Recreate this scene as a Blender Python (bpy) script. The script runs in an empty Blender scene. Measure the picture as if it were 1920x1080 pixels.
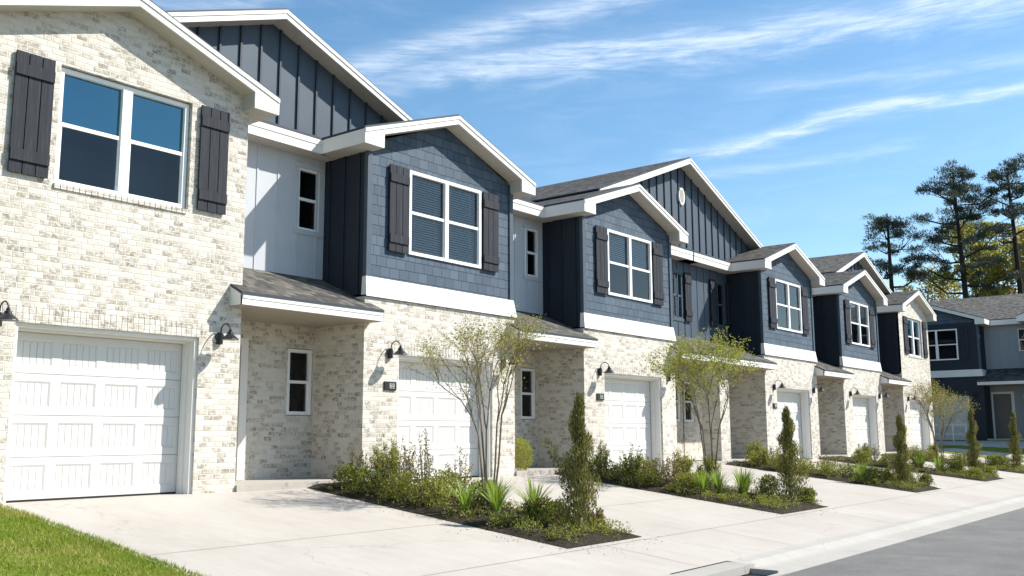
import bpy, bmesh, math, random
from mathutils import Vector, Matrix, noise
R = math.radians
sc = bpy.context.scene
col = sc.collection

# ------------------------------------------------------------------ camera
F = Vector((0.77594, 0.6128, 0.14961)).normalized()
Rt = Vector((F.y, -F.x, 0)).normalized()
Up = Rt.cross(F)
rol = -0.0041
cam_d = bpy.data.cameras.new('camera')
cam = bpy.data.objects.new('camera', cam_d); col.objects.link(cam)
Rr = Rt * math.cos(rol) + Up * math.sin(rol)
Ur = -Rt * math.sin(rol) + Up * math.cos(rol)
m = Matrix((Rr, Ur, -F)).transposed().to_4x4()
m.translation = Vector((-4.4092, -11.2454, 0.7306))
cam.matrix_world = m
cam_d.sensor_width = 36; cam_d.lens = 1829.14 / 1920 * 36
cam_d.clip_start = .05; cam_d.clip_end = 2000
sc.camera = cam

# ------------------------------------------------------------------ light
SUN = Vector((1.08, -1.0, 1.35)).normalized()
sun_el = math.asin(SUN.z)
sun_az = math.atan2(SUN.x, SUN.y)            # clockwise from +y
sd = bpy.data.lights.new('sun', 'SUN'); sd.energy = 5.0; sd.angle = R(.6); sd.color = (1, .955, .88)
so = bpy.data.objects.new('sun', sd); col.objects.link(so)
so.rotation_euler = SUN.to_track_quat('Z', 'Y').to_euler(); so.location = (0, -20, 30)
sc.view_settings.view_transform = 'Standard'; sc.view_settings.look = 'None'
sc.view_settings.exposure = .66; sc.view_settings.gamma = 1

W = bpy.data.worlds.new('World'); sc.world = W; W.use_nodes = True
nt = W.node_tree; nt.nodes.clear()
class N:
    """tiny node-graph helper"""
    def __init__(s, nt): s.nt = nt
    def __call__(s, t, ins=None, **kw):
        n = s.nt.nodes.new(t)
        for k, v in kw.items(): setattr(n, k, v)
        for k, v in (ins or {}).items():
            if isinstance(v, bpy.types.NodeSocket): s.nt.links.new(v, n.inputs[k])
            else: n.inputs[k].default_value = v
        return n
    def m(s, op, a, b=None, c=None, clamp=False):
        n = s('ShaderNodeMath', operation=op, use_clamp=clamp)
        for i, v in enumerate((a, b, c)):
            if v is None: continue
            if isinstance(v, bpy.types.NodeSocket): s.nt.links.new(v, n.inputs[i])
            else: n.inputs[i].default_value = v
        return n.outputs[0]
    def mix(s, f, a, b, mode='MIX'):
        n = s('ShaderNodeMix', data_type='RGBA', blend_type=mode)
        for i, v in ((0, f), (6, a), (7, b)):
            if isinstance(v, bpy.types.NodeSocket): s.nt.links.new(v, n.inputs[i])
            else: n.inputs[i].default_value = v if i == 0 else (*v, 1) if len(v) == 3 else v
        return n.outputs[2]
    def ramp(s, f, stops, interp='LINEAR'):
        n = s('ShaderNodeValToRGB'); e = n.color_ramp.elements; n.color_ramp.interpolation = interp
        while len(e) < len(stops): e.new(.5)
        for el, (p, c) in zip(e, stops):
            el.position = p; el.color = (c, c, c, 1) if isinstance(c, (int, float)) else (*c, 1)
        s.nt.links.new(f, n.inputs[0]); return n.outputs[0]
w = N(nt)
sky = w('ShaderNodeTexSky', sky_type='NISHITA', sun_disc=False, sun_elevation=sun_el, sun_rotation=sun_az,
        altitude=0, air_density=1.0, dust_density=.4, ozone_density=2.2)
tc = w('ShaderNodeTexCoord')
sep = w('ShaderNodeSeparateXYZ', {0: tc.outputs['Generated']})
az = w.m('MULTIPLY', w.m('ARCTAN2', sep.outputs[0], sep.outputs[1]), 180 / math.pi)
el = w.m('MULTIPLY', w.m('ARCSINE', sep.outputs[2]), 180 / math.pi)
comb = w('ShaderNodeCombineXYZ', {0: w.m('MULTIPLY', az, .055), 1: w.m('MULTIPLY', el, .26), 2: 0.})
nz1 = w('ShaderNodeTexNoise', {'Vector': comb.outputs[0], 'Scale': 3.2, 'Detail': 7., 'Roughness': .62, 'Distortion': .6})
comb2 = w('ShaderNodeCombineXYZ', {0: w.m('MULTIPLY', w.m('SUBTRACT', az, w.m('MULTIPLY', el, 2.2)), .05), 1: w.m('MULTIPLY', el, .45), 2: 3.})
nz2 = w('ShaderNodeTexNoise', {'Vector': comb2.outputs[0], 'Scale': 6., 'Detail': 8., 'Roughness': .68, 'Distortion': .3})
wob = w.m('MULTIPLY', w.m('SUBTRACT', nz1.outputs[0], .5), 3.0)
cloud = None
# each cirrus band: centreline in (azimuth, elevation) degrees, half width up / down, strength
BANDS = [([(36, 19.0), (41.7, 20.9), (49.8, 23.3), (61, 25.6), (75, 28)], .75, .62),
         ([(40, 19.8), (49, 21.3), (56.3, 21.9), (69, 22.4), (80.8, 22.6), (95, 23)], .85, .78),
         ([(60, 15.9), (68.1, 16.9), (73.2, 17.9), (77, 17.6), (84, 18.2)], .36, .8),
         ([(64, 19.8), (76, 19.3), (88, 19.6)], .4, .28),
         ([(61, 14.9), (69, 15.1), (76, 15.8)], .32, .3),
         ([(24, 22.9), (31, 23.5), (39, 24.7)], .6, .35),
         ([(110, 30), (150, 36), (200, 40)], 4, .7), ([(-150, 28), (-90, 33), (-20, 30)], 4, .7)]
for pts, wd, st in BANDS:
    a0, a1 = pts[0][0], pts[-1][0]
    fc = w('ShaderNodeFloatCurve'); c = fc.mapping.curves[0]
    t = w.m('DIVIDE', w.m('SUBTRACT', az, a0), a1 - a0)
    lo = min(p[1] for p in pts) - 1; hi = max(p[1] for p in pts) + 1
    P_ = [((p[0] - a0) / (a1 - a0), (p[1] - lo) / (hi - lo)) for p in pts]
    c.points[0].location = P_[0]; c.points[1].location = P_[-1]
    for p in P_[1:-1]: c.points.new(*p)
    fc.mapping.update(); nt.links.new(t, fc.inputs['Value'])
    line = w.m('ADD', w.m('MULTIPLY', fc.outputs[0], hi - lo), lo)
    d = w.m('DIVIDE', w.m('SUBTRACT', w.m('ADD', el, wob if wd > .8 else w.m('MULTIPLY', wob, .5)), line), wd)
    g = w.m('EXPONENT', w.m('MULTIPLY', w.m('MULTIPLY', d, d), -1.))
    win = w.m('MULTIPLY', w.m('SMOOTH_MIN', w.m('MULTIPLY', t, 6., clamp=True), w.m('MULTIPLY', w.m('SUBTRACT', 1., t), 5., clamp=True), .1), st, clamp=True)
    b = w.m('MULTIPLY', g, win)
    cloud = b if cloud is None else w.m('MAXIMUM', cloud, b)
wisp = w.ramp(nz2.outputs[0], [(.30, .12), (.62, 1.)])
cloud = w.m('MULTIPLY', cloud, wisp, clamp=True)
veil = w.m('MULTIPLY', w.ramp(nz1.outputs[0], [(.45, 0.), (.8, 1.)]), .12)
cloud = w.m('ADD', cloud, veil, clamp=True)
above = w.m('MULTIPLY', el, .5, clamp=True)
cloud = w.m('MULTIPLY', cloud, above)
skyc = w('ShaderNodeHueSaturation', {'Hue': .491, 'Saturation': 1.15, 'Value': 1.04, 'Color': sky.outputs[0]}).outputs[0]
c_ = w.mix(w.m('MULTIPLY', cloud, .66), skyc, (7.2, 7.7, 8.3))
bg = w('ShaderNodeBackground', {'Color': c_, 'Strength': .112})
wo = w('ShaderNodeOutputWorld', {0: bg.outputs[0]})

# ------------------------------------------------------------------ materials
def newmat(name):
    m = bpy.data.materials.new(name); m.use_nodes = True; m.node_tree.nodes.clear()
    return m, N(m.node_tree)
def finish(m, n, colr, rough=.7, bump=None, bstr=.3, bdist=.01, spec=.5, extra=None):
    ins = {'Base Color': colr if isinstance(colr, bpy.types.NodeSocket) else (*colr, 1), 'Roughness': rough, 'Specular IOR Level': spec}
    if bump is not None:
        ins['Normal'] = n('ShaderNodeBump', {'Height': bump, 'Strength': bstr, 'Distance': bdist}).outputs[0]
    if extra: ins.update(extra)
    p = n('ShaderNodeBsdfPrincipled', ins)
    n('ShaderNodeOutputMaterial', {0: p.outputs[0]})
    return m
def uvn(n, scale=1.):
    t = n('ShaderNodeTexCoord')
    if scale == 1.: return t.outputs['UV']
    return n('ShaderNodeVectorMath', {0: t.outputs['UV'], 1: (scale,) * 3}, operation='MULTIPLY').outputs[0]
def plain(name, c, rough=.6, var=.08, scale=3., spec=.4, bump=.0):
    m, n = newmat(name)
    t = n('ShaderNodeTexCoord')
    z = n('ShaderNodeTexNoise', {'Vector': t.outputs['Object'], 'Scale': scale, 'Detail': 6., 'Roughness': .65})
    f = n.ramp(z.outputs[0], [(.3, 0.), (.7, 1.)])
    a = tuple(x * (1 - var) for x in c); b = tuple(min(1, x * (1 + var)) for x in c)
    z2 = n('ShaderNodeTexNoise', {'Vector': t.outputs['Object'], 'Scale': scale * 20, 'Detail': 3.})
    return finish(m, n, n.mix(f, a, b), rough, z2.outputs[0] if bump else None, bump, .004, spec)
def brick_mat():
    m, n = newmat('whitewashed_brick'); uv = uvn(n)
    wob = n('ShaderNodeTexNoise', {'Vector': uv, 'Scale': 14., 'Detail': 3.})
    uvw = n('ShaderNodeVectorMath', {0: uv, 1: n('ShaderNodeVectorMath', {0: wob.outputs['Color'], 1: (.022,) * 3}, operation='MULTIPLY').outputs[0]}, operation='ADD').outputs[0]
    b = n('ShaderNodeTexBrick', {'Vector': uvw, 'Color1': (0, 0, 0, 1), 'Color2': (1, 1, 1, 1), 'Mortar': (.15, .15, .15, 1), 'Scale': 1., 'Mortar Size': .0075,
          'Mortar Smooth': .7, 'Brick Width': .145, 'Row Height': .070, 'Bias': 0.}, offset=.45, squash=.8, squash_frequency=3)
    tint = n('ShaderNodeTexNoise', {'Vector': uv, 'Scale': .9, 'Detail': 3.})
    t = n.m('ADD', b.outputs[0], n.m('MULTIPLY', n.m('SUBTRACT', tint.outputs[0], .5), .45))
    c = n.ramp(t, [(.0, (.63, .595, .535)), (.34, (.59, .55, .485)), (.54, (.50, .455, .385)), (.72, (.41, .365, .30)), (.90, (.32, .28, .225)), (1., (.26, .23, .185))])
    # lime wash smeared over brick and joint: a coarse and a fine layer
    sv = n('ShaderNodeVectorMath', {0: uv, 1: (1., 1.15, 1.)}, operation='MULTIPLY').outputs[0]
    wz = n('ShaderNodeTexNoise', {'Vector': sv, 'Scale': 20., 'Detail': 4., 'Roughness': .7})
    wf = n.ramp(wz.outputs[0], [(.44, 0.), (.60, 1.)])
    c = n.mix(n.m('MULTIPLY', wf, .80), c, (.655, .615, .545))
    mort = n('ShaderNodeTexNoise', {'Vector': uv, 'Scale': 5., 'Detail': 4.})
    mc = n.ramp(mort.outputs[0], [(.35, (.56, .52, .45)), (.65, (.66, .62, .55))])
    c = n.mix(b.outputs['Fac'], c, mc)
    h = n.m('ADD', n.m('MULTIPLY', n.m('SUBTRACT', 1., b.outputs['Fac']), 1.), n.m('MULTIPLY', wz.outputs[0], .9))
    return finish(m, n, c, .9, h, .55, .008, .2)
def shake_mat():
    m, n = newmat('slate_blue_shake_siding'); uv = uvn(n)
    b = n('ShaderNodeTexBrick', {'Vector': uv, 'Color1': (0, 0, 0, 1), 'Color2': (1, 1, 1, 1), 'Mortar': (0, 0, 0, 1), 'Scale': 1., 'Mortar Size': .0045,
          'Mortar Smooth': .2, 'Brick Width': .22, 'Row Height': .165, 'Bias': 0.}, offset=.37, squash=.72, squash_frequency=3)
    sx = n('ShaderNodeSeparateXYZ', {0: uv})
    row = n.m('FRACT', n.m('DIVIDE', sx.outputs[1], .165))
    st = n('ShaderNodeTexNoise', {'Vector': n('ShaderNodeVectorMath', {0: uv, 1: (40, 3, 1)}, operation='MULTIPLY').outputs[0], 'Scale': 1., 'Detail': 4.})
    f = n.m('ADD', n.m('MULTIPLY', b.outputs[0], .55), n.m('MULTIPLY', st.outputs[0], .45))
    c = n.ramp(f, [(.1, (.052, .076, .106)), (.5, (.070, .099, .133)), (.95, (.096, .128, .166))])
    c = n.mix(n.m('MULTIPLY', b.outputs['Fac'], .85), c, (.018, .024, .034))
    h = n.m('ADD', n.m('MULTIPLY', n.m('SUBTRACT', 1., row), 1.2), n.m('MULTIPLY', n.m('SUBTRACT', 1., b.outputs['Fac']), .8))
    h = n.m('ADD', h, n.m('MULTIPLY', st.outputs[0], .3))
    return finish(m, n, c, .75, h, .9, .014, .25)
def shingle_mat():
    m, n = newmat('weathered_asphalt_shingles'); uv = uvn(n)
    b = n('ShaderNodeTexBrick', {'Vector': uv, 'Color1': (0, 0, 0, 1), 'Color2': (1, 1, 1, 1), 'Mortar': (0, 0, 0, 1), 'Scale': 1., 'Mortar Size': .004,
          'Mortar Smooth': .3, 'Brick Width': .17, 'Row Height': .13, 'Bias': 0.}, offset=.43, squash=.6, squash_frequency=3)
    z = n('ShaderNodeTexNoise', {'Vector': uv, 'Scale': 2.5, 'Detail': 5., 'Roughness': .7})
    g = n('ShaderNodeTexNoise', {'Vector': uv, 'Scale': 140., 'Detail': 2.})
    f = n.m('ADD', n.m('MULTIPLY', b.outputs[0], .6), n.m('ADD', n.m('MULTIPLY', z.outputs[0], .3), n.m('MULTIPLY', g.outputs[0], .25)))
    c = n.ramp(f, [(.15, (.040, .040, .041)), (.45, (.078, .075, .070)), (.7, (.122, .114, .102)), (1., (.20, .18, .155))])
    c = n.mix(n.m('MULTIPLY', b.outputs['Fac'], .8), c, (.02, .02, .02))
    sx = n('ShaderNodeSeparateXYZ', {0: uv})
    row = n.m('FRACT', n.m('DIVIDE', sx.outputs[1], .13))
    h = n.m('ADD', n.m('SUBTRACT', 1., row), n.m('MULTIPLY', g.outputs[0], .5))
    return finish(m, n, c, .92, h, .8, .01, .15)
def concrete_mat(name='pale_broom_finished_concrete', a=(.365, .330, .288), b=(.455, .423, .380)):
    m, n = newmat(name); t = n('ShaderNodeTexCoord'); v = t.outputs['Object']
    z = n('ShaderNodeTexNoise', {'Vector': v, 'Scale': .55, 'Detail': 8., 'Roughness': .62})
    z2 = n('ShaderNodeTexNoise', {'Vector': v, 'Scale': 60., 'Detail': 4., 'Roughness': .7})
    sv = n('ShaderNodeVectorMath', {0: v, 1: (2.2, .5, 1.)}, operation='MULTIPLY').outputs[0]
    z3 = n('ShaderNodeTexNoise', {'Vector': sv, 'Scale': 2.2, 'Detail': 6., 'Roughness': .7})
    f = n.m('ADD', n.m('MULTIPLY', z.outputs[0], .5), n.m('ADD', n.m('MULTIPLY', z2.outputs[0], .18), n.m('MULTIPLY', z3.outputs[0], .32)))
    c = n.ramp(f, [(.36, a), (.62, b)])
    st = n('ShaderNodeTexNoise', {'Vector': v, 'Scale': 1.7, 'Detail': 7., 'Roughness': .8, 'Distortion': 1.2})
    c = n.mix(n.ramp(st.outputs[0], [(.60, 0.), (.78, .30)]), c, (.20, .175, .14))
    cr = n('ShaderNodeTexVoronoi', {'Vector': n('ShaderNodeVectorMath', {0: v, 1: n('ShaderNodeVectorMath', {0: z.outputs['Color'], 1: (1.6,) * 3}, operation='MULTIPLY').outputs[0]}, operation='ADD').outputs[0], 'Scale': .22}, feature='DISTANCE_TO_EDGE')
    c = n.mix(n.ramp(cr.outputs[0], [(.0, .28), (.002, .0)]), c, (.16, .14, .12))
    return finish(m, n, c, .85, z2.outputs[0], .35, .004, .25)
def asphalt_mat():
    m, n = newmat('worn_grey_asphalt'); t = n('ShaderNodeTexCoord'); v = t.outputs['Object']
    z = n('ShaderNodeTexNoise', {'Vector': v, 'Scale': 160., 'Detail': 3., 'Roughness': .8})
    z2 = n('ShaderNodeTexNoise', {'Vector': v, 'Scale': 1.1, 'Detail': 6.})
    vo = n('ShaderNodeTexVoronoi', {'Vector': v, 'Scale': 95.})
    z3 = n('ShaderNodeTexNoise', {'Vector': v, 'Scale': 38., 'Detail': 4., 'Roughness': .8})
    z4 = n('ShaderNodeTexNoise', {'Vector': v, 'Scale': 3.2, 'Detail': 6., 'Roughness': .75})
    f = n.m('ADD', n.m('MULTIPLY', z.outputs[0], .30), n.m('ADD', n.m('MULTIPLY', z2.outputs[0], .25), n.m('MULTIPLY', vo.outputs['Distance'], .20)))
    f = n.m('ADD', f, n.m('ADD', n.m('MULTIPLY', z3.outputs[0], .28), n.m('MULTIPLY', n.m('SUBTRACT', z4.outputs[0], .4), .25)))
    c = n.ramp(f, [(.35, (.085, .083, .079)), (.55, (.152, .148, .140)), (.8, (.28, .27, .25))])
    return finish(m, n, c, .9, z.outputs[0], .6, .006, .3)
def soil_mat():
    m, n = newmat('dark_mulch_soil'); t = n('ShaderNodeTexCoord'); v = t.outputs['Object']
    z = n('ShaderNodeTexNoise', {'Vector': v, 'Scale': 28., 'Detail': 6., 'Roughness': .8})
    c = n.ramp(z.outputs[0], [(.35, (.018, .015, .011)), (.55, (.055, .045, .032)), (.72, (.14, .12, .09))])
    return finish(m, n, c, .95, z.outputs[0], 1., .03, .1)
def lawn_mat():
    m, n = newmat('mown_lawn_soil'); t = n('ShaderNodeTexCoord'); v = t.outputs['Object']
    z = n('ShaderNodeTexNoise', {'Vector': v, 'Scale': 5., 'Detail': 6., 'Roughness': .75})
    c = n.ramp(z.outputs[0], [(.3, (.09, .13, .016)), (.55, (.15, .19, .028)), (.75, (.23, .23, .05))])
    return finish(m, n, c, .95, z.outputs[0], 1., .02, .1)
def leaf_mat(name, c, var=.35, trans=.35, scale=2.):
    """leaf colour differs leaf by leaf; light passes through the blade"""
    m, n = newmat(name)
    g = n('ShaderNodeNewGeometry')
    z = n('ShaderNodeTexNoise', {'Vector': g.outputs['Position'], 'Scale': scale, 'Detail': 2.})
    r = n.m('ADD', n.m('MULTIPLY', g.outputs['Random Per Island'], .6), n.m('MULTIPLY', z.outputs[0], .4))
    a = tuple(x * (1 - var) for x in c); b = tuple(min(1, x * (1 + var)) for x in c)
    cc = n.mix(r, a, b)
    p = n('ShaderNodeBsdfPrincipled', {'Base Color': cc, 'Roughness': .6, 'Specular IOR Level': .3})
    tr = n('ShaderNodeBsdfTranslucent', {'Color': n.mix(.5, cc, (c[0] * 1.5, c[1] * 1.5, c[2] * .6))})
    mx = n('ShaderNodeMixShader', {0: trans, 1: p.outputs[0], 2: tr.outputs[0]})
    n('ShaderNodeOutputMaterial', {0: mx.outputs[0]}); return m
def glass_mat(name, refl=.0, tint=(.62, .68, .70), gc=(1, 1, 1)):
    m, n = newmat(name)
    fr = n('ShaderNodeFresnel', {'IOR': 1.5})
    z = n('ShaderNodeTexNoise', {'Vector': n('ShaderNodeTexCoord').outputs['Object'], 'Scale': 1.3, 'Detail': 1.})
    bp = n('ShaderNodeBump', {'Height': z.outputs[0], 'Strength': .12, 'Distance': .02})
    gl = n('ShaderNodeBsdfGlossy', {'Color': (*gc, 1), 'Roughness': .015, 'Normal': bp.outputs[0]})
    tr = n('ShaderNodeBsdfTransparent', {'Color': (*tint, 1)})
    mx = n('ShaderNodeMixShader', {0: n.m('ADD', fr.outputs[0], refl, clamp=True), 1: tr.outputs[0], 2: gl.outputs[0]})
    n('ShaderNodeOutputMaterial', {0: mx.outputs[0]}); return m
def shutter_mat():
    m, n = newmat('charcoal_stained_wood'); v = n('ShaderNodeTexCoord').outputs['Object']
    s = n('ShaderNodeVectorMath', {0: v, 1: (30, 30, 1.6)}, operation='MULTIPLY').outputs[0]
    z = n('ShaderNodeTexNoise', {'Vector': s, 'Scale': 1., 'Detail': 5., 'Roughness': .7})
    c = n.ramp(z.outputs[0], [(.3, (.016, .018, .023)), (.55, (.028, .031, .040)), (.75, (.055, .060, .073))])
    return finish(m, n, c, .75, z.outputs[0], .5, .006, .25)
def bark_mat(name, a, b):
    m, n = newmat(name); v = n('ShaderNodeTexCoord').outputs['Object']
    s = n('ShaderNodeVectorMath', {0: v, 1: (9, 9, 2.2)}, operation='MULTIPLY').outputs[0]
    z = n('ShaderNodeTexNoise', {'Vector': s, 'Scale': 2., 'Detail': 5., 'Roughness': .7})
    return finish(m, n, n.ramp(z.outputs[0], [(.35, a), (.7, b)]), .9, z.outputs[0], .7, .01, .15)

M = dict(
    brick=brick_mat(), shake=shake_mat(), shingle=shingle_mat(), concrete=concrete_mat(),
    gutter=concrete_mat('weathered_gutter_concrete', (.33, .31, .275), (.42, .40, .365)),
    asphalt=asphalt_mat(), soil=soil_mat(), lawn=lawn_mat(),
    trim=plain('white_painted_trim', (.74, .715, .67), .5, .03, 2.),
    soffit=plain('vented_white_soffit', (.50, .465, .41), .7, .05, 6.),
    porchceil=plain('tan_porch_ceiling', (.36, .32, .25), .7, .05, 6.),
    slate=plain('slate_blue_painted_board', (.052, .077, .106), .6, .10, 3., bump=.2),
    navy=plain('shade_deepened_navy_board', (.010, .0175, .029), .6, .14, 3., bump=.2),  # navy boards, colour deepened so side walls and far fronts look shaded
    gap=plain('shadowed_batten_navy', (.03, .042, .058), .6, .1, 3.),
    shadesiding=plain('shade_greyed_siding', (.26, .30, .34), .6, .04, 2., bump=.1),  # light siding of the far houses, greyed to stand for their shaded fronts
    white=plain('white_vertical_siding', (.47, .495, .52), .6, .04, 2., bump=.1),
    door=plain('white_garage_door_paint', (.60, .59, .56), .45, .02, 2.),
    vinyl=plain('white_vinyl_window_frame', (.84, .84, .83), .35, .02, 2.),
    iron=plain('matt_black_metal', (.012, .012, .014), .4, .1, 8.),
    inner=plain('dim_room_interior', (.03, .032, .036), .9, .2, 2.),
    blind=plain('pale_window_blind', (.72, .74, .76), .6, .04, 4.),
    bluepaint=plain('dim_blue_room_wall', (.06, .10, .14), .9, .1, 2.),
    glass=glass_mat('window_glass'), skyglass=glass_mat('sky_reflection_tinted_glass', .22, (.25, .5, .65), (.32, .66, .80)),  # upper sash glass has the blue sky reflection put into its colours
    shutter=shutter_mat(), seal=plain('rubber_seal_and_mouth_shade', (.02, .02, .02), .9, .1, 3.),
    jointm=plain('pale_control_joint', (.27, .25, .22), .9, .1, 3.),
    dripshade=plain('painted_drip_shadow', (.12, .11, .10), .8, .1, 3.),  # dark colour standing for the shadow under the skirt board
    digit=plain('silver_house_number', (.75, .75, .72), .4, .02, 3.),
    frontdoor=plain('painted_front_door', (.10, .10, .10), .4, .1, 3.),
    twig=bark_mat('pale_twig_bark', (.10, .075, .05), (.27, .22, .16)),
    pinebark=bark_mat('dark_pine_bark', (.02, .017, .015), (.065, .05, .042)),
    leaf_lime=leaf_mat('lime_green_leaves', (.30, .33, .045)), leaf_green=leaf_mat('mid_green_leaves', (.165, .175, .045)),
    leaf_dark=leaf_mat('dark_green_leaves', (.060, .072, .028), trans=.15), leaf_olive=leaf_mat('olive_spring_leaves', (.27, .235, .075)),
    leaf_tan=leaf_mat('tan_spring_buds', (.36, .26, .15)), leaf_bronze=leaf_mat('bronze_shrub_leaves', (.15, .10, .065)),
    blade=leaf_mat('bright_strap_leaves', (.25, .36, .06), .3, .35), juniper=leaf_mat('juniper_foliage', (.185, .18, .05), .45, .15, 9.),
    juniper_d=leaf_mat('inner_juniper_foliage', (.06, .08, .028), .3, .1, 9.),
    needle=leaf_mat('pine_needles', (.075, .100, .088), .4, .12, .8), needle_sun=leaf_mat('sunlit_tone_pine_needles', (.085, .090, .048), .4, .15, .8),  # second, warmer needle colour mixed in as a painted sunlit tone
    far_lime=leaf_mat('far_spring_foliage', (.42, .39, .12), .35, .45, .5), far_green=leaf_mat('far_green_foliage', (.22, .23, .06), .4, .45, .5),
    far_tan=leaf_mat('far_budding_foliage', (.50, .38, .22), .3, .5, .5),
    grass=leaf_mat('lawn_blades', (.20, .26, .026), .35, .35, 3.), grass_y=leaf_mat('dry_lawn_blades', (.36, .34, .10), .3, .35, 3.),
    flower=plain('white_blossom', (.8, .78, .74), .6, .05, 9.),
)

# ------------------------------------------------------------------ mesh builder
class MB:
    def __init__(s): s.v = []; s.f = []; s.mi = []; s.mats = []; s.off = (0, 0)
    def mat(s, m):
        if isinstance(m, str): m = M[m]
        if m not in s.mats: s.mats.append(m)
        return s.mats.index(m)
    def poly(s, pts, m):
        i = len(s.v); s.v += [tuple(p) for p in pts]; s.f.append(tuple(range(i, i + len(pts)))); s.mi.append(s.mat(m)); return s
    def box(s, x0, x1, y0, y1, z0, z1, m):
        P = [(x0, y0, z0), (x1, y0, z0), (x1, y1, z0), (x0, y1, z0), (x0, y0, z1), (x1, y0, z1), (x1, y1, z1), (x0, y1, z1)]
        for q in ((0, 1, 5, 4), (1, 2, 6, 5), (2, 3, 7, 6), (3, 0, 4, 7), (4, 5, 6, 7), (3, 2, 1, 0)): s.poly([P[k] for k in q], m)
        return s
    def prism(s, pts, d, m):
        """closed polygon pushed along vector d"""
        d = Vector(d); A = [Vector(p) for p in pts]; B = [p + d for p in A]; n = len(A)
        s.poly(A, m); s.poly(B[::-1], m)
        for i in range(n): s.poly([A[i], B[i], B[(i + 1) % n], A[(i + 1) % n]], m)
        return s
    def slab(s, pts, t, m, under=None):
        A = [Vector(p) for p in pts]; B = [p - Vector((0, 0, t)) for p in A]; n = len(A)
        s.poly(A, m); s.poly(B[::-1], under or m)
        for i in range(n): s.poly([A[i], B[i], B[(i + 1) % n], A[(i + 1) % n]], under or m)
        return s
    def tube(s, pts, rads, m, k=6):
        pts = [Vector(p) for p in pts]; rings = []
        mi = s.mat(m)
        for i, p in enumerate(pts):
            d = (pts[min(i + 1, len(pts) - 1)] - pts[max(i - 1, 0)]).normalized()
            a = d.cross(Vector((0, 0, 1)) if abs(d.z) < .9 else Vector((1, 0, 0))).normalized(); b = d.cross(a)
            base = len(s.v)
            for j in range(k):
                t = 2 * math.pi * j / k; s.v.append(tuple(p + (a * math.cos(t) + b * math.sin(t)) * rads[i]))
            rings.append(base)
        for r0, r1 in zip(rings, rings[1:]):
            for j in range(k): s.f.append((r0 + j, r0 + (j + 1) % k, r1 + (j + 1) % k, r1 + j)); s.mi.append(mi)
        for r in (rings[0], rings[-1]): s.f.append(tuple(range(r, r + k))); s.mi.append(mi)
        return s
    def wall(s, x0, x1, z0, z1, y, holes, m, depth=.1, apex=None, rm=None):
        """front wall (facing -y) with rectangular holes and reveals; apex=(x,z) adds a gable top"""
        xs = sorted({x0, x1, *[h[0] for h in holes], *[h[1] for h in holes]}); zs = sorted({z0, z1, *[h[2] for h in holes], *[h[3] for h in holes]})
        xs = [x for x in xs if x0 <= x <= x1]; zs = [z for z in zs if z0 <= z <= z1]
        for a, b in zip(xs, xs[1:]):
            for c, d in zip(zs, zs[1:]):
                if any(h[0] <= (a + b) / 2 <= h[1] and h[2] <= (c + d) / 2 <= h[3] for h in holes): continue
                s.poly([(a, y, c), (b, y, c), (b, y, d), (a, y, d)], m)
        if apex: s.poly([(x0, y, z1), (x1, y, z1), (apex[0], y, apex[1])], m)
        for a, b, c, d in holes:
            r = rm or m; Y = y + depth
            s.poly([(a, y, c), (a, Y, c), (a, Y, d), (a, y, d)], r); s.poly([(b, y, c), (b, y, d), (b, Y, d), (b, Y, c)], r)
            s.poly([(a, y, d), (a, Y, d), (b, Y, d), (b, y, d)], r)
            if c > z0: s.poly([(a, y, c), (b, y, c), (b, Y, c), (a, Y, c)], r)
        return s
    def build(s, name, parent=None, smooth=False, mirror=None, uv=True, recalc=False):
        v = s.v; f = s.f
        if mirror is not None:
            v = [(mirror - x, y, z) for x, y, z in v]; f = [t[::-1] for t in f]
        me = bpy.data.meshes.new(name); me.from_pydata(v, [], f)
        for mt in s.mats: me.materials.append(mt)
        me.polygons.foreach_set('material_index', s.mi)
        if smooth: me.polygons.foreach_set('use_smooth', [True] * len(f))
        if uv:
            L = me.uv_layers.new(name='UVMap').data; me.update(); Z = Vector((0, 0, 1)); ox, oy = s.off
            for p in me.polygons:
                nn = p.normal
                if nn.y > .01 or (abs(nn.y) <= .01 and nn.x > 0.01): nn = -nn
                if abs(nn.z) > .97: t = Vector((1, 0, 0)); b = Vector((0, 1, 0))
                else: t = Z.cross(nn).normalized(); b = nn.cross(t)
                if b.z < 0: b = -b; t = -t
                for li in p.loop_indices:
                    co = me.vertices[me.loops[li].vertex_index].co; L[li].uv = (co.dot(t) + ox, co.dot(b) + oy)
        me.validate(); me.update()
        if recalc:
            bm = bmesh.new(); bm.from_mesh(me); bmesh.ops.recalc_face_normals(bm, faces=bm.faces); bm.to_mesh(me); bm.free()
        o = bpy.data.objects.new(name, me); col.objects.link(o)
        if parent: o.parent = parent
        return o
def empty(name, loc, rz=0., label=None, cat=None, group=None):
    o = bpy.data.objects.new(name, None); col.objects.link(o); o.location = loc; o.rotation_euler = (0, 0, rz); o.empty_display_size = .3
    tag(o, label, cat, group); return o
def tag(o, label=None, cat=None, group=None, kind=None):
    if label: o['label'] = label
    if cat: o['category'] = cat
    if group: o['group'] = group
    if kind: o['kind'] = kind
    return o

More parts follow.
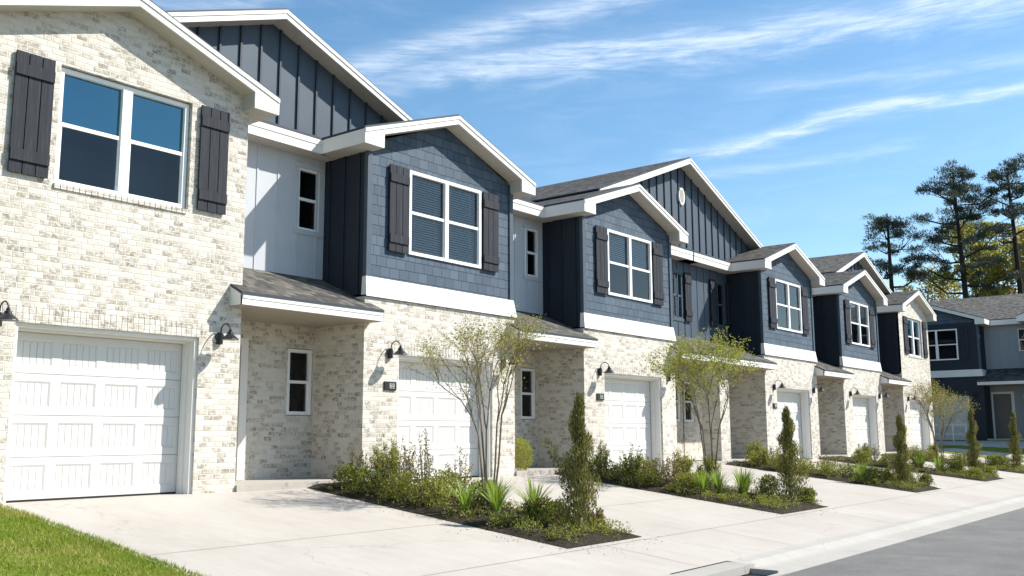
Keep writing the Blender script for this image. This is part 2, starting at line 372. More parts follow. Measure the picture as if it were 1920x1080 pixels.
# ------------------------------------------------------------------ ground
SL = .1188
def gz(y):
    if y >= -.02: return 0.
    if y > -6.05: return SL * y
    if y > -6.7: return SL * -6.05 + (y + 6.05) * .12
    return SL * -6.05 - .078 - .004 + (y + 6.7) * .004
def grid_sheet(name, xs, ys, m, zo=0., zf=gz):
    b = MB()
    for x0, x1 in zip(xs, xs[1:]):
        for y0, y1 in zip(ys, ys[1:]):
            b.poly([(x0, y0, zf(y0) + zo), (x1, y0, zf(y0) + zo), (x1, y1, zf(y1) + zo), (x0, y1, zf(y1) + zo)], m)
    return b.build(name, uv=False)
tag(grid_sheet('ground', [-900, 0.62, 37.5, 900], [-900, -40, -6.7, -6.05, -3, -.02, 40, 900], 'soil', -.09), kind='structure')
tag(grid_sheet('road', [-60, -20, 0, 20, 60, 120], [-17.5, -12, -6.7], 'asphalt', 0.), kind='structure')
tag(grid_sheet('driveways', [.63, 5, 10, 20, 30, 37.4], [-5.98, -4, -2, -.02, .25, 1.2], 'concrete', 0.), kind='structure')
# rolled kerb and gutter pan running the whole street
g = MB()
prof = [(-5.98, gz(-5.98)), (-6.04, gz(-5.98) - .006), (-6.16, gz(-5.98) - .012), (-6.30, gz(-5.98) - .062), (-6.36, gz(-5.98) - .072), (-6.70, gz(-6.7) + .006), (-6.70, gz(-6.7) - .1)]
xs = [-60, 0, 4.9] ; xs2 = [6.25, 15, 25, 37.4, 120]
for XS in (xs, xs2):
    for x0, x1 in zip(XS, XS[1:]):
        for (ya, za), (yb_, zb) in zip(prof, prof[1:]): g.poly([(x0, ya, za), (x0, yb_, zb), (x1, yb_, zb), (x1, ya, za)], 'gutter')
tag(g.build('kerb_gutter', uv=False), kind='structure')
# drain inlet set in the kerb
dr = empty('storm_drain', (5.58, -6.3, gz(-6.3)), 0, 'concrete storm drain inlet with dark mouth in the kerb beside the road', 'drain')
z6 = gz(-5.98); zb0 = gz(-6.3)
MB().box(-.68, .68, -.015, .32, z6 - .10 - zb0, z6 - .010 - zb0, 'gutter').build('lid', dr)
MB().box(-.56, .56, -.34, -.018, -.32, gz(-6.6) - .035 - zb0, 'seal').build('mouth_shade', dr)  # solid block, its dark colour stands for the unlit opening
b_ = MB(); b_.box(-.68, .68, -.40, -.345, -.3, .008 + gz(-6.65) - zb0, 'gutter'); b_.box(-.68, -.56, -.345, -.018, -.3, .01 + gz(-6.45) - zb0, 'gutter'); b_.box(.56, .68, -.345, -.018, -.3, .01 + gz(-6.45) - zb0, 'gutter')
b_.build('surround', dr)
# control joints: thin grooves filled dark, following the slope
j = MB()
def joint(x0, y0, x1, y1, wd=.009):
    d = Vector((x1 - x0, y1 - y0)); d.normalize(); n_ = Vector((-d.y, d.x)) * wd / 2
    k = max(1, int(abs(y1 - y0) / 1.0))
    for i in range(k):
        ya, yb_ = y0 + (y1 - y0) * i / k, y0 + (y1 - y0) * (i + 1) / k; xa, xb = x0 + (x1 - x0) * i / k, x0 + (x1 - x0) * (i + 1) / k
        j.poly([(xa + n_.x, ya + n_.y, gz(ya) + .004), (xb + n_.x, yb_ + n_.y, gz(yb_) + .004), (xb - n_.x, yb_ - n_.y, gz(yb_) + .004), (xa - n_.x, ya - n_.y, gz(ya) + .004)], 'jointm')
for x0, x1 in ((.63, 4.95), (6.7, 11.0), (13.5, 18.2), (20.9, 25.), (27.7, 31.)):
    joint(x0, -2.9, x1, -2.9)
joint(.63, -4.75, 37, -4.75)
for x in (2.0, 5.6, 8.2, 12.3, 15.6, 19.4, 22.6, 26.2, 29.3): joint(x, -4.75, x, -5.97)
tag(j.build('driveway_joints', uv=False), kind='structure')

# lawn at the near left and far lawn by the cross street
def sheet_fn(name, xs, ys, m, fn):
    b = MB()
    for x0, x1 in zip(xs, xs[1:]):
        for y0, y1 in zip(ys, ys[1:]):
            b.poly([(x0, y0, fn(x0, y0)), (x1, y0, fn(x1, y0)), (x1, y1, fn(x1, y1)), (x0, y1, fn(x0, y1))], m)
    return b.build(name, uv=False)
tag(sheet_fn('lawn', [-40, -10, -4, 0.615], [-5.97, -4, -2, -.04, .0], 'lawn', lambda x, y: gz(y) + .012), kind='structure')
rnd = random.Random(5)
gb = MB(); a_, c_2 = gb.mat('grass'), gb.mat('grass_y')
for _ in range(42000):
    x = .70 - abs(rnd.gauss(0, 1.2)) ** 1.1; y = -rnd.uniform(.05, 5.95)
    x += rnd.uniform(-.03, .03) + .05 * noise.noise(Vector((0, y * 3, 0)))
    if x > .70: x = .70 - rnd.random() * .05
    z = gz(y) + .01; h = rnd.uniform(.018, .05) * (1 + .5 * noise.noise(Vector((x * 2, y * 2, 0)))); t = rnd.uniform(0, 6.28); wd = rnd.uniform(.002, .005)
    lx, ly = rnd.gauss(0, .5) * h, rnd.gauss(0, .5) * h; i = len(gb.v)
    gb.v += [(x - wd * math.cos(t), y - wd * math.sin(t), z), (x + wd * math.cos(t), y + wd * math.sin(t), z), (x + lx, y + ly, z + h)]
    dry = noise.noise(Vector((x * 2.2, y * 2.2, 4))) + rnd.gauss(0, .25) > .22
    gb.f.append((i, i + 1, i + 2)); gb.mi.append(c_2 if dry else a_)
tag(gb.build('grass', uv=False), 'short sunlit green lawn grass beside the near driveway', 'grass', kind='stuff')

def zfar(x, y):
    base = gz(y) if y < -.02 else 0.
    t = max(0, min(1, (x - 38.2) / 5.2)); t = t * t * (3 - 2 * t)
    return base * (1 - t) + .42 * t
ysf = [-12, -9, -6.7, -5, -3, -1.5, -.02, 2, 6, 12, 25]
def strip(name, x0, x1, m, dz=0.):
    n_ = max(1, int((x1 - x0) / .6)); xs = [x0 + (x1 - x0) * i / n_ for i in range(n_ + 1)]
    return tag(sheet_fn(name, xs, ysf, m, lambda x, y: zfar(x, y) + dz), kind='structure')
strip('verge', 37.4, 38.6, 'lawn', .01); strip('walkway', 38.6, 39.9, 'concrete', .02); strip('verge', 39.9, 40.9, 'lawn', .01)
strip('side_street', 40.9, 42.6, 'concrete', .02); strip('far_lawn', 42.6, 60, 'lawn', .01)

# ------------------------------------------------------------------ window, door, lamp makers (all facing -y at plane y)
def window(par, x0, x1, z0, z1, y, cols=2, glass='glass', back='blind', split=.5, name='window', fr=.055, mull=.085, mir=None, topglass=None, fmat='vinyl'):
    fm = MB(); ym = y - .03; yb_ = y + .05
    fm.box(x0, x0 + fr, ym, yb_, z0, z1, fmat); fm.box(x1 - fr, x1, ym, yb_, z0, z1, fmat)
    fm.box(x0 + fr, x1 - fr, ym, yb_, z1 - fr, z1, fmat); fm.box(x0 + fr, x1 - fr, ym, yb_, z0, z0 + fr, fmat)
    zs = z0 + (z1 - z0) * split; wx = (x1 - x0)
    cx = [(x0 + fr, x1 - fr)]
    if cols == 2:
        xm = (x0 + x1) / 2; fm.box(xm - mull / 2, xm + mull / 2, ym - .004, yb_, z0 + fr, z1 - fr, fmat); cx = [(x0 + fr, xm - mull / 2), (xm + mull / 2, x1 - fr)]
    for a, b in cx: fm.box(a, b, ym + .014, yb_, zs - .024, zs + .024, fmat)
    for a, b in cx:   # lower sash stiles stand a little proud inside the frame
        fm.box(a, a + .022, ym + .02, yb_, z0 + fr, zs - .024, fmat); fm.box(b - .022, b, ym + .02, yb_, z0 + fr, zs - .024, fmat)
    w_ = fm.build(name, par, mirror=mir)
    for a, b in cx:
        for k, (c, d) in enumerate(((z0 + fr, zs - .024), (zs + .024, z1 - fr))):
            yp = y + .012 + .012 * k; MB().poly([(a, yp, c), (b, yp, c), (b, yp, d), (a, yp, d)], topglass if (k and topglass) else glass).build('pane', w_, mirror=mir, uv=False)
    bk = MB(); Y0, Y1 = y + .055, y + .45
    mm = back if back in ('inner', 'bluepaint') else 'inner'
    X0, X1 = x0 + .005, x1 - .005
    bk.poly([(X0, Y1, z0), (X1, Y1, z0), (X1, Y1, z1), (X0, Y1, z1)], mm)
    bk.poly([(X0, Y0, z0), (X0, Y1, z0), (X0, Y1, z1), (X0, Y0, z1)], mm); bk.poly([(X1, Y0, z0), (X1, Y0, z1), (X1, Y1, z1), (X1, Y1, z0)], mm)
    bk.poly([(X0, Y0, z1), (X0, Y1, z1), (X1, Y1, z1), (X1, Y0, z1)], mm); bk.poly([(X0, Y0, z0), (X1, Y0, z0), (X1, Y1, z0), (X0, Y1, z0)], mm)
    bk.build('room_recess', w_, mirror=mir, uv=False)
    if back.startswith('blind'):
        bl = MB(); zb = z0 + .03 if back == 'blind' else zs - .05 + .1 * (back == 'blind_half')
        n_ = int((z1 - zb) / .042)
        for a, b in cx:
            for i in range(n_):
                z = z1 - .05 - i * .042; bl.poly([(a, Y0 + .04, z), (b, Y0 + .04, z), (b, Y0 + .018, z - .034), (a, Y0 + .018, z - .034)], 'blind')
            for t in (.2, .8): bl.box(a + (b - a) * t - .004, a + (b - a) * t + .004, Y0 + .012, Y0 + .016, z1 - .05 - n_ * .042, z1 - .03, 'blind')
        bl.build('blind', w_, mirror=mir, uv=False)
    return w_
def shutter(par, x0, x1, z0, z1, y, mir=None):
    b = MB(); n_ = 3; g_ = .012; wd = (x1 - x0 - g_ * (n_ - 1)) / n_
    b.box(x0 + .01, x1 - .01, y - .018, y, z0 + .01, z1 - .01, 'seal')
    for i in range(n_): b.box(x0 + i * (wd + g_), x0 + i * (wd + g_) + wd, y - .042, y - .019, z0, z1, 'shutter')
    for z in (z0 + .145, z1 - .285): b.box(x0 + .002, x1 - .002, y - .062, y - .043, z, z + .135, 'shutter')
    return b.build('shutter', par, mirror=mir)
def garage_door(par, x0, x1, z1, y, mir=None):
    b = MB(); t = y
    rows, cols = 4, 4; zb = .025; H = z1 - zb; W_ = x1 - x0
    b.box(x0 + .01, x1 - .01, t + .012, t + .05, zb, z1, 'door')
    for r in range(rows):
        za = zb + H * r / rows; zc = zb + H * (r + 1) / rows - .007
        for c in range(cols):
            xa = x0 + W_ * c / cols + .055; xb = x0 + W_ * (c + 1) / cols - .055; z0_, z1_ = za + .085, zc - .085
            # rails and stiles of the section (front skin at y=t), recess, then raised field
            X0 = x0 + W_ * c / cols; X1 = x0 + W_ * (c + 1) / cols
            for q in ((X0, X1, za, z0_), (X0, X1, z1_, zc), (X0, xa, z0_, z1_), (xb, X1, z0_, z1_)): b.poly([(q[0], t, q[2]), (q[1], t, q[2]), (q[1], t, q[3]), (q[0], t, q[3])], 'door')
            i = .022
            o_ = [(xa, z0_), (xb, z0_), (xb, z1_), (xa, z1_)]; n2 = [(xa + i, z0_ + i), (xb - i, z0_ + i), (xb - i, z1_ - i), (xa + i, z1_ - i)]
            for k in range(4):
                l = (k + 1) % 4; b.poly([(o_[k][0], t, o_[k][1]), (o_[l][0], t, o_[l][1]), (n2[l][0], t + .010, n2[l][1]), (n2[k][0], t + .010, n2[k][1])], 'door')
            gx = [xa + i + (xb - xa - 2 * i) * k / 5 for k in range(6)]
            for k in range(5): b.box(gx[k] + .003, gx[k + 1] - .003, t + .0065, t + .0115, z0_ + i + .002, z1_ - i - .002, 'door')
        b.poly([(x0, t, zc), (x1, t, zc), (x1, t + .011, zc + .0035), (x0, t + .011, zc + .0035)], 'door')
    d = b.build('garage_door', par, mirror=mir)
    MB().box(x0, x1, t - .004, t + .045, .002, zb - .002, 'seal').build('bottom_seal', d, mirror=mir)
    return d
def wall_lamp(par, x, y, z, mir=None):
    b = MB()
    b.tube([(x, y, z), (x, y - .035, z)], [.062, .062], 'iron', 14)
    b.tube([(x, y - .02, z - .10), (x, y - .02, z + .05)], [.045, .045], 'iron', 10)
    l = b.build('wall_lamp', par, mirror=mir, smooth=False)
    arm = MB(); P_ = []
    for i in range(11):
        a = math.pi * (1.15 - 1.25 * i / 10); P_.append((x, y - .135 + .10 * -math.cos(a) * -1, z + .07 + .12 * math.sin(max(a, -.2))))
    P_ = [(x, y - .03, z + .02)] + [(x, y - .04 - .105 * (1 - math.cos(math.pi * i / 9)), z + .05 + .12 * math.sin(math.pi * i / 9) ** .8) for i in range(10)]
    arm.tube(P_, [.009] * len(P_), 'iron', 6).build('arm', l, mirror=mir, smooth=True)
    sh = MB(); yc = y - .25
    sh.tube([(x, yc, z + .085), (x, yc, z + .055), (x, yc, z + .05), (x, yc, z + .02), (x, yc, z - .045), (x, yc, z - .052)], [.02, .024, .038, .045, .115, .118], 'iron', 18).build('shade', l, mirror=mir, smooth=False)
    return l
SEG = {'0': 'abcdef', '1': 'bc', '2': 'abged', '3': 'abgcd', '4': 'fgbc', '5': 'afgcd', '6': 'afgedc', '7': 'abc', '8': 'abcdefg', '9': 'abcdfg'}
def plaque(par, x, y, z):
    b = MB().box(x - .13, x + .13, y - .02, y, z - .07, z + .07, 'iron').build('house_number_sign', par)
    # the photograph shows pale figures too blurred to read: two rounded figures are built
    d = MB()
    for k in (0, 1):
        cx = x - .002 + k * .062
        for p in ([(0, .038), (.02, .028), (.018, .008), (0, .0)], [(0, 0), (-.02, -.012), (-.018, -.03), (0, -.038), (.02, -.028), (.016, -.008), (0, 0)], [(0, .038), (-.018, .028), (-.016, .010), (0, 0)]):
            d.tube([(cx + q[0], y - .024, z + q[1]) for q in p], [.006] * len(p), 'digit', 4)
    d.build('figures', b, uv=False)
def battens(b, x0, x1, zf0, zf1, y, m, step=.36, x_off=0., t=.022, wd=.032):
    x = x0 + x_off
    while x < x1 - .02:
        z0_, z1_ = zf0(x), zf1(x)
        if z1_ - z0_ > .05: b.box(x, x + wd, y - t, y + .002, z0_, z1_, m)
        x += step
def side_battens(b, x, y0, y1, z0, z1, m, left=True, step=.36):
    y = y0 + .16
    while y < y1 - .05:
        (b.box(x - .02, x + .002, y, y + .035, z0, z1, m) if left else b.box(x - .002, x + .02, y, y + .035, z0, z1, m)); y += step

# dimensions in metres (block local x from its left edge)
WS = 3.62; WB = 3.77; RC = 1.86; RH = 2.215; ZT = 5.53; ZB = 5.28; ZA = 6.30; PT = (ZA - ZT) / RH
YF = -.30; YE = .72; YU = 1.03; YL = 1.16; MP = .36; YR = 6.2
def rake_return(b, xl, s, y):
    """boxed eave corner: s=-1 left corner at x=xl, s=+1 right"""
    pass
def gable_roof(par, name, cx, half, zt, pitch, y0, y1, cornice=True, ends=(True, True), t=.09, mir=None, yback=None):
    zr = zt + half * pitch
    rf = MB(); rf.off = (cx * 1.37, cx * .71)
    for s in (-1, 1):
        e = cx + s * half
        rf.slab([(cx, y0, zr + .02), (e, y0, zt + .02), (e, y1, zt + .02), (cx, y1, zr + .02)], .035, 'shingle', 'gap')
    r_ = rf.build(name, par, mirror=mir)
    fb = MB(); fh = .165; ft = .03
    for s in (-1, 1):   # rake boards, mitred at the peak
        e = cx + s * half
        P_ = [(cx, zr - .016), (e, zt - .016), (e, zt - .016 - .235 if cornice else zt - fh), (cx, zr - fh)]
        if cornice:   # level cut at the eave: the boxed return
            P_ = [(cx, zr - .016), (e, zt - .016), (e, ZB), (e - s * .42, ZB), (e - s * .42, zt + .42 * pitch - fh), (cx, zr - fh)]
        fb.prism([(x, y0 - .012, z) for x, z in P_], (0, ft, 0), 'trim')
        # thin shadow line board under the drip edge
        fb.prism([(x, y0 - .026, z) for x, z in ((cx, zr - .017), (e + s * .0, zt - .017), (e, zt - .075), (cx, zr - .075))], (0, .013, 0), 'trim')
    fb.build('fascia', r_, mirror=mir)
    return r_
def soffits(par, cx, half, zt, pitch, y0, ywall, fh, mir=None):
    """sloping soffit between rake board and the gable wall"""
    zr = zt + half * pitch; b = MB()
    for s in (-1, 1):
        e = cx + s * half
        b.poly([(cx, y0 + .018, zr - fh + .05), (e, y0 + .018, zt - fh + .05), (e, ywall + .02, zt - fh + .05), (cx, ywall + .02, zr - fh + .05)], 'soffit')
    return b.build('soffit', par, mirror=mir)

def townhouse(name, X, label, cat, mirror=False, style='blue', recess='white', lrec=2.44, plaque_on=False, big=None, seed=0,
              loc=None, rz=0., far=False, rend=None, glassb='blind', lampx=(.52, 3.42), lower='brick'):
    rt = empty(name, loc or (X, 0, 0), rz, label, cat, 'townhouses of the row' if not far else 'townhouses across the side street')
    mir = 3.72 if mirror else None        # reflect local x about the block centre line (x -> 3.72 - x)
    R0 = WS; R1 = WS + lrec + .08          # recess from block right edge to the next block's left edge (local, unmirrored)
    if mirror: R1 = 3.72 + lrec
    U1 = 3.72 + lrec
    def bld(b, n, p=None, mr=True, **k):
        b.off = (X * 1.7 + seed * 3.13, seed * 1.913)
        return b.build(n, p or rt, mirror=mir if mr else None, **k)
    # garage opening sits a little right of centre in every house (not mirrored)
    gx0, gx1, gz1 = .73, 3.12, 2.03
    brickfull = style == 'brick'
    navy = 'navy'
    wallm = 'brick' if lower == 'brick' else lower
    # lower storey of the block
    b = MB(); yb_ = -.02
    if brickfull:
        W0, W1_ = 0., WB
        win = (1.05, 2.86, 3.72, 5.19)
        b.wall(W0, W1_, 0., 5.50, yb_, [(gx0, gx1, 0., gz1), win], 'brick', .12)
        b.poly([(W0, yb_, 5.50), (W1_, yb_, 5.50), (RC + .03, yb_, 6.14), (RC, yb_, 6.14)], 'brick')
        b.poly([(W1_, yb_, -.6), (W1_, YL + .4, -.6), (W1_, YL + .4, 5.5), (W1_, yb_, 5.5)], 'brick')
        b.poly([(W0, yb_, -.6), (W0, yb_, 3.0), (W0, YL + .4, 3.0), (W0, YL + .4, -.6)], 'brick')
    else:
        W0, W1_ = -.03, WB
        b.wall(W0, W1_, 0., 2.91, yb_, [(gx0, gx1, 0., gz1)], wallm, .12)
        b.poly([(W1_, yb_, -.6), (W1_, YL + .4, -.6), (W1_, YL + .4, 2.91), (W1_, yb_, 2.91)], wallm)
        b.poly([(W0, yb_, -.6), (W0, yb_, 2.91), (W0, YL + .4, 2.91), (W0, YL + .4, -.6)], wallm)
        b.poly([(W0, yb_, 2.91), (W1_, yb_, 2.91), (W1_, YL, 2.91), (W0, YL, 2.91)], wallm)
    # soldier course over the garage opening, 3 mm proud
    if lower == 'brick':
        x = gx0 - .16
        while x < gx1 + .10:
            b.box(x, x + .066, yb_ - .004, yb_ + .01, gz1 + .004, gz1 + .20, 'brick'); x += .076
        if brickfull:
            x = win[0] - .0
            while x < win[1] - .03:
                b.box(x, x + .068, yb_ - .022, yb_ + .06, win[2] - .065, win[2] - .002, 'brick'); x += .078
    bw = bld(b, 'brick_wall' if lower == 'brick' else 'lower_wall', mr=False)
    # trim around and behind garage opening
    t = MB(); yj = yb_ + .035
    t.box(gx0, gx0 + .045, yj, yb_ + .26, 0, gz1, 'trim'); t.box(gx1 - .045, gx1, yj, yb_ + .26, 0, gz1, 'trim'); t.box(gx0 + .045, gx1 - .045, yj, yb_ + .26, gz1 - .045, gz1, 'trim')
    t.box(gx0 + .045, gx0 + .075, yb_ + .16, yb_ + .26, 0, gz1 - .045, 'trim'); t.box(gx1 - .075, gx1 - .045, yb_ + .16, yb_ + .26, 0, gz1 - .045, 'trim'); t.box(gx0 + .075, gx1 - .075, yb_ + .16, yb_ + .26, gz1 - .075, gz1 - .045, 'trim')
    bld(t, 'garage_trim', mr=False)
    garage_door(rt, gx0 + .07, gx1 - .07, gz1 - .07, yb_ + .27)
    for lx in lampx: wall_lamp(rt, lx if lx < 1 else lx, yb_ - .004, 2.06)
    if plaque_on: plaque(rt, .54, yb_ - .003, 1.52)
    # upper storey of the block
    if not brickfull:
        wx0, wx1, wz0, wz1 = .935, 2.80, 3.72, 5.16
        b = MB()
        shk = 'navy' if far else 'shake'
        b.wall(0., WS + .1, 3.2, 5.42, 0., [(wx0 + .02, wx1 - .02, wz0 + .02, wz1 - .02)], shk, .06)
        b.poly([(0, 0, 5.42), (WS + .1, 0, 5.42), (RC, 0, 5.42 + .40 + .20 + .13)], 'shake')
        bld(b, 'shake_wall', mr=False)
        s = MB()
        s.box(-.018, .085, -.028, .05, 3.215, 5.44, 'slate'); bld(s, 'corner_board', mr=False)
        s = MB(); s.box(WS + .1 - .085, WS + .118, -.028, .05, 3.215, 5.44, 'slate'); bld(s, 'corner_board', mr=False)
        k = MB()   # flared white skirt over the brick ledge
        yt, y2 = -.03, -.060
        k.poly([(-.02, yt, 3.235), (WS + .12, yt, 3.235), (WB + .03, y2, 2.935), (-.036, y2, 2.935)], 'trim')
        k.poly([(-.02, yt, 3.235), (-.036, y2, 2.935), (-.036, .06, 2.935), (-.02, .06, 3.235)], 'trim')
        k.poly([(WS + .12, yt, 3.235), (WS + .12, YU, 3.235), (WB + .03, YU, 2.935), (WB + .03, y2, 2.935)], 'trim')
        k.poly([(-.036, y2, 2.935), (WB + .03, y2, 2.935), (WB + .03, y2, 2.915), (-.036, y2, 2.915)], 'trim')
        k.poly([(-.036, y2, 2.915), (WB + .03, y2, 2.915), (WB + .03, YU, 2.915), (-.036, YU, 2.915)], 'dripshade')
        k.poly([(-.02, yt, 3.235), (-.02, .05, 3.235), (WS + .12, .05, 3.235), (WS + .12, yt, 3.235)], 'trim')
        bld(k, 'skirt_board', mr=False)
        wn = window(rt, wx0, wx1, wz0, wz1, 0., 2, 'glass', glassb)
        shy = -.012; sx = ((.46, .90), (2.84, 3.27))
        sw0, sw1 = wz0 - .01, wz1 - .0
    else:
        a0, a1, c0, c1 = win
        wn = window(rt, a0 + .015, a1 - .015, c0 + .01, c1 - .015, yb_ + .085, 2, 'glass', 'bluepaint', .515, topglass='skyglass', mull=.13)
        shy = yb_ - .004; sx = ((.50, .955), (2.98, 3.42)); sw0, sw1 = 3.74, 5.19
    for a, c in sx: shutter(rt, a, c, sw0, sw1, shy)
    # side walls of the upper storey, navy board and batten, shade deepened in the colour
    b = MB(); top = 5.34
    if not (brickfull and False):
        b.box(-.0, .05, .052, YU + .6, 2.95, top, navy); side_battens(b, 0., .0, YU + .3, 2.95, top, navy, True)
    if not brickfull:
        bld(b, 'side_siding', mr=False); b = MB()
        b.box(WS + .05, WS + .1, .052, YU + .6, 2.95, top, navy); side_battens(b, WS + .1, .0, YU + .3, 2.95, top, navy, False)
    bld(b, 'side_siding', mr=False)
    # block gable roof with boxed eaves
    bx = 0.0
    r_ = gable_roof(rt, 'block_roof', RC, RH, ZT, PT, YF, 4.6)
    soffits(r_, RC, RH, ZT, PT, YF, 0. if not brickfull else -.02, .215)
    for s in (-1, 1):
        ex = RC + s * RH; wl = 0. if s < 0 else (WS + .1 if not brickfull else WB)
        wi = ex - s * .419; e = MB(); Y0 = YF + .019
        ze = ZT - .02; zi = ZT - .02 + abs(wi - ex) * PT
        P_ = [(ex, Y0, ZB), (wi, Y0, ZB), (wi, Y0, zi), (ex, Y0, ze)]
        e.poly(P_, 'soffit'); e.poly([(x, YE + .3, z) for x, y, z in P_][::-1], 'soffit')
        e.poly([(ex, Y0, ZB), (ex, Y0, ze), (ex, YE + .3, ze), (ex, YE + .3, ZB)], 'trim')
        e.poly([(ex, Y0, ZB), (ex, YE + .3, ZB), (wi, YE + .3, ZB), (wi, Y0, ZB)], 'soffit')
        e.poly([(wi, Y0, ZB), (wi, YE + .3, ZB), (wi, YE + .3, zi), (wi, Y0, zi)], 'soffit')
        e.build('eave_box', r_)
    # recess walls (mirrored for the left-handed houses)
    lw = 'brick' if lower == 'brick' else 'shadesiding'
    ra, rb = (WB - .15, U1) if not mirror else (WS, U1)
    dx0, dx1 = WS + .20, WS + 1.12          # front door
    wl0, wl1 = U1 - .62, U1 - .10
    b = MB(); b.wall(ra - .2, rb + .02, 0.03, 3.6, YL, [(dx0, dx1, .09, 2.17), (wl0, wl1, 1.06, 2.13)], lw, .09)
    bld(b, 'entry_wall')
    w2 = MB(); 
    window(rt, wl0 + .01, wl1 - .01, 1.07, 2.12, YL + .05, 1, 'glass', 'inner', mir=mir)
    d = MB(); d.box(dx0 + .05, dx1 - .10, YL + .05, YL + .09, .10, 2.12, 'frontdoor')
    for z0_, z1_ in ((.25, .95), (1.1, 1.95)):
        for xa, xb in ((dx0 + .14, dx0 + .36), (dx0 + .44, dx1 - .2)): d.box(xa, xb, YL + .042, YL + .049, z0_, z1_, 'frontdoor')
    dd = bld(d, 'front_door')
    MB().tube([(dx1 - .17, YL + .05, 1.02), (dx1 - .17, YL + .0, 1.02)], [.028, .03], 'digit', 10).build('handle', dd, mirror=mir)
    c = MB(); c.box(dx0 - .02, dx0 + .05, YL - .02, YL + .10, .09, 2.22, 'trim'); c.box(dx1 - .10, dx1 + .03, YL - .02, YL + .10, .09, 2.22, 'trim'); c.box(dx0 + .05, dx1 - .10, YL - .02, YL + .10, 2.12, 2.22, 'trim')
    bld(c, 'door_frame')
    rm = {'white': 'white', 'navy': 'slate', 'grey': 'shadesiding'}[recess]
    uw0, uw1, uz0, uz1 = U1 - .62, U1 - .17, 4.05, 5.07
    if recess == 'navy': uw0, uw1, uz0, uz1 = WS + .30, WS + .80, 3.75, 4.95
    if recess == 'navy' and not mirror: uw0, uw1 = U1 - .62, U1 - .10
    b = MB(); b.wall(ra - .1, rb + .02, 3.0, 5.6, YU, [(uw0, uw1, uz0, uz1)], rm, .06)
    battens(b, ra + .02, rb, lambda x: 3.0, lambda x: 5.4, YU, rm, .40, .28, .012, .03)
    bld(b, 'upper_wall')
    wf = MB(); wf.box(uw0 - .07, uw1 + .07, YU - .018, YU + .01, uz1, uz1 + .08, rm); bld(wf, 'window_casing'); wf = MB(); wf.box(uw0 - .07, uw1 + .07, YU - .018, YU + .01, uz0 - .08, uz0, rm)
    bld(wf, 'window_casing')
    window(rt, uw0, uw1, uz0, uz1, YU + .03, 1, 'glass', 'inner', mir=mir, fr=.035, fmat='slate' if recess == 'navy' else 'vinyl')
    if recess == 'navy':
        shutter(rt, uw0 - .42, uw0 - .08, uz0 - .05, uz1 + .05, YU - .02, mir); shutter(rt, uw1 + .08, uw1 + .42, uz0 - .05, uz1 + .05, YU - .02, mir)
    # porch shed roof
    px0, px1 = (WB - .22, U1 + .05) if not mirror else (WS - .04, U1 + .03)
    if far: px1 = U1 + .2
    if big == 'mid_left': px1 = U1 + .02
    yf_, zf_, zw_ = -.30, 2.66, 3.30
    b = MB(); b.off = (seed, 0)
    b.slab([(px0, yf_ - .02, zf_ + .015), (px1, yf_ - .02, zf_ + .015), (px1 - .01, YU + .05, zw_), (px0 + .10, YU + .05, zw_)], .04, 'shingle', 'gap')
    pr = bld(b, 'porch_roof')
    b = MB(); b.box(px0 + .02, px1 - .02, yf_ - .005, yf_ + .03, 2.50, zf_ - .026, 'trim'); b.box(px0 + .03, px1 - .03, yf_ - .014, yf_ - .006, 2.585, zf_ - .026, 'trim')
    for s, xx in ((-1, px0 + .02), (1, px1 - .02)):
        xi = xx + (.03 if s < 0 else -.03)
        b.poly([(xx, yf_, 2.50), (xx, yf_, zf_ - .03), (xx, .0, zf_ + .13), (xx, .0, 2.50)], 'trim'); 
    b.build('fascia', pr, mirror=mir)
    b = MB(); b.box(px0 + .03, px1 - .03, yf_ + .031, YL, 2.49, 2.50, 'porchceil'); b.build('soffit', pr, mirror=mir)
    # porch slab
    b = MB(); b.box((WB + .004) if not mirror else WS + .14, U1 - .035 if not mirror else U1, -.06, YL, -.15, .085, 'concrete'); bld(b, 'porch_slab')
    # recess eave and main roof
    b = MB(); zr = 7.35
    rr0, rr1 = -.2, (rend if rend is not None else U1)
    b.off = (seed * 2.1, 0)
    b.slab([(rr0, YE - .02, ZT + .02), (rr1, YE - .02, ZT + .02), (rr1, YR, zr), (rr0, YR, zr)], .04, 'shingle', 'gap')
    b.slab([(rr0, YR + .005, zr), (rr1, YR + .005, zr), (rr1, YR + 6, zr - 1.95), (rr0, YR + 6, zr - 1.95)], .04, 'shingle', 'gap')
    mr_ = bld(b, 'main_roof')
    ea, eb = WS + .36, U1 - .30
    if lrec > 2.55: eb = U1 + .03
    b = MB(); b.box(ea, eb, YE - .005, YE + .028, ZB, ZT - .03, 'trim'); b.box(ea, eb, YE - .016, YE - .006, ZT - .11, ZT - .022, 'trim'); b.build('fascia', mr_, mirror=mir)
    b = MB(); b.box(ea - .4, eb + .3, YE + .029, YU, ZB - .008, ZB - .001, 'soffit'); b.build('soffit', mr_, mirror=mir)
    # body of the house behind
    b = MB(); b.box(-.1, U1, YL + .6, YR + 5.5, 0, 5.3, rm if far else 'navy'); bld(b, 'rear_body')
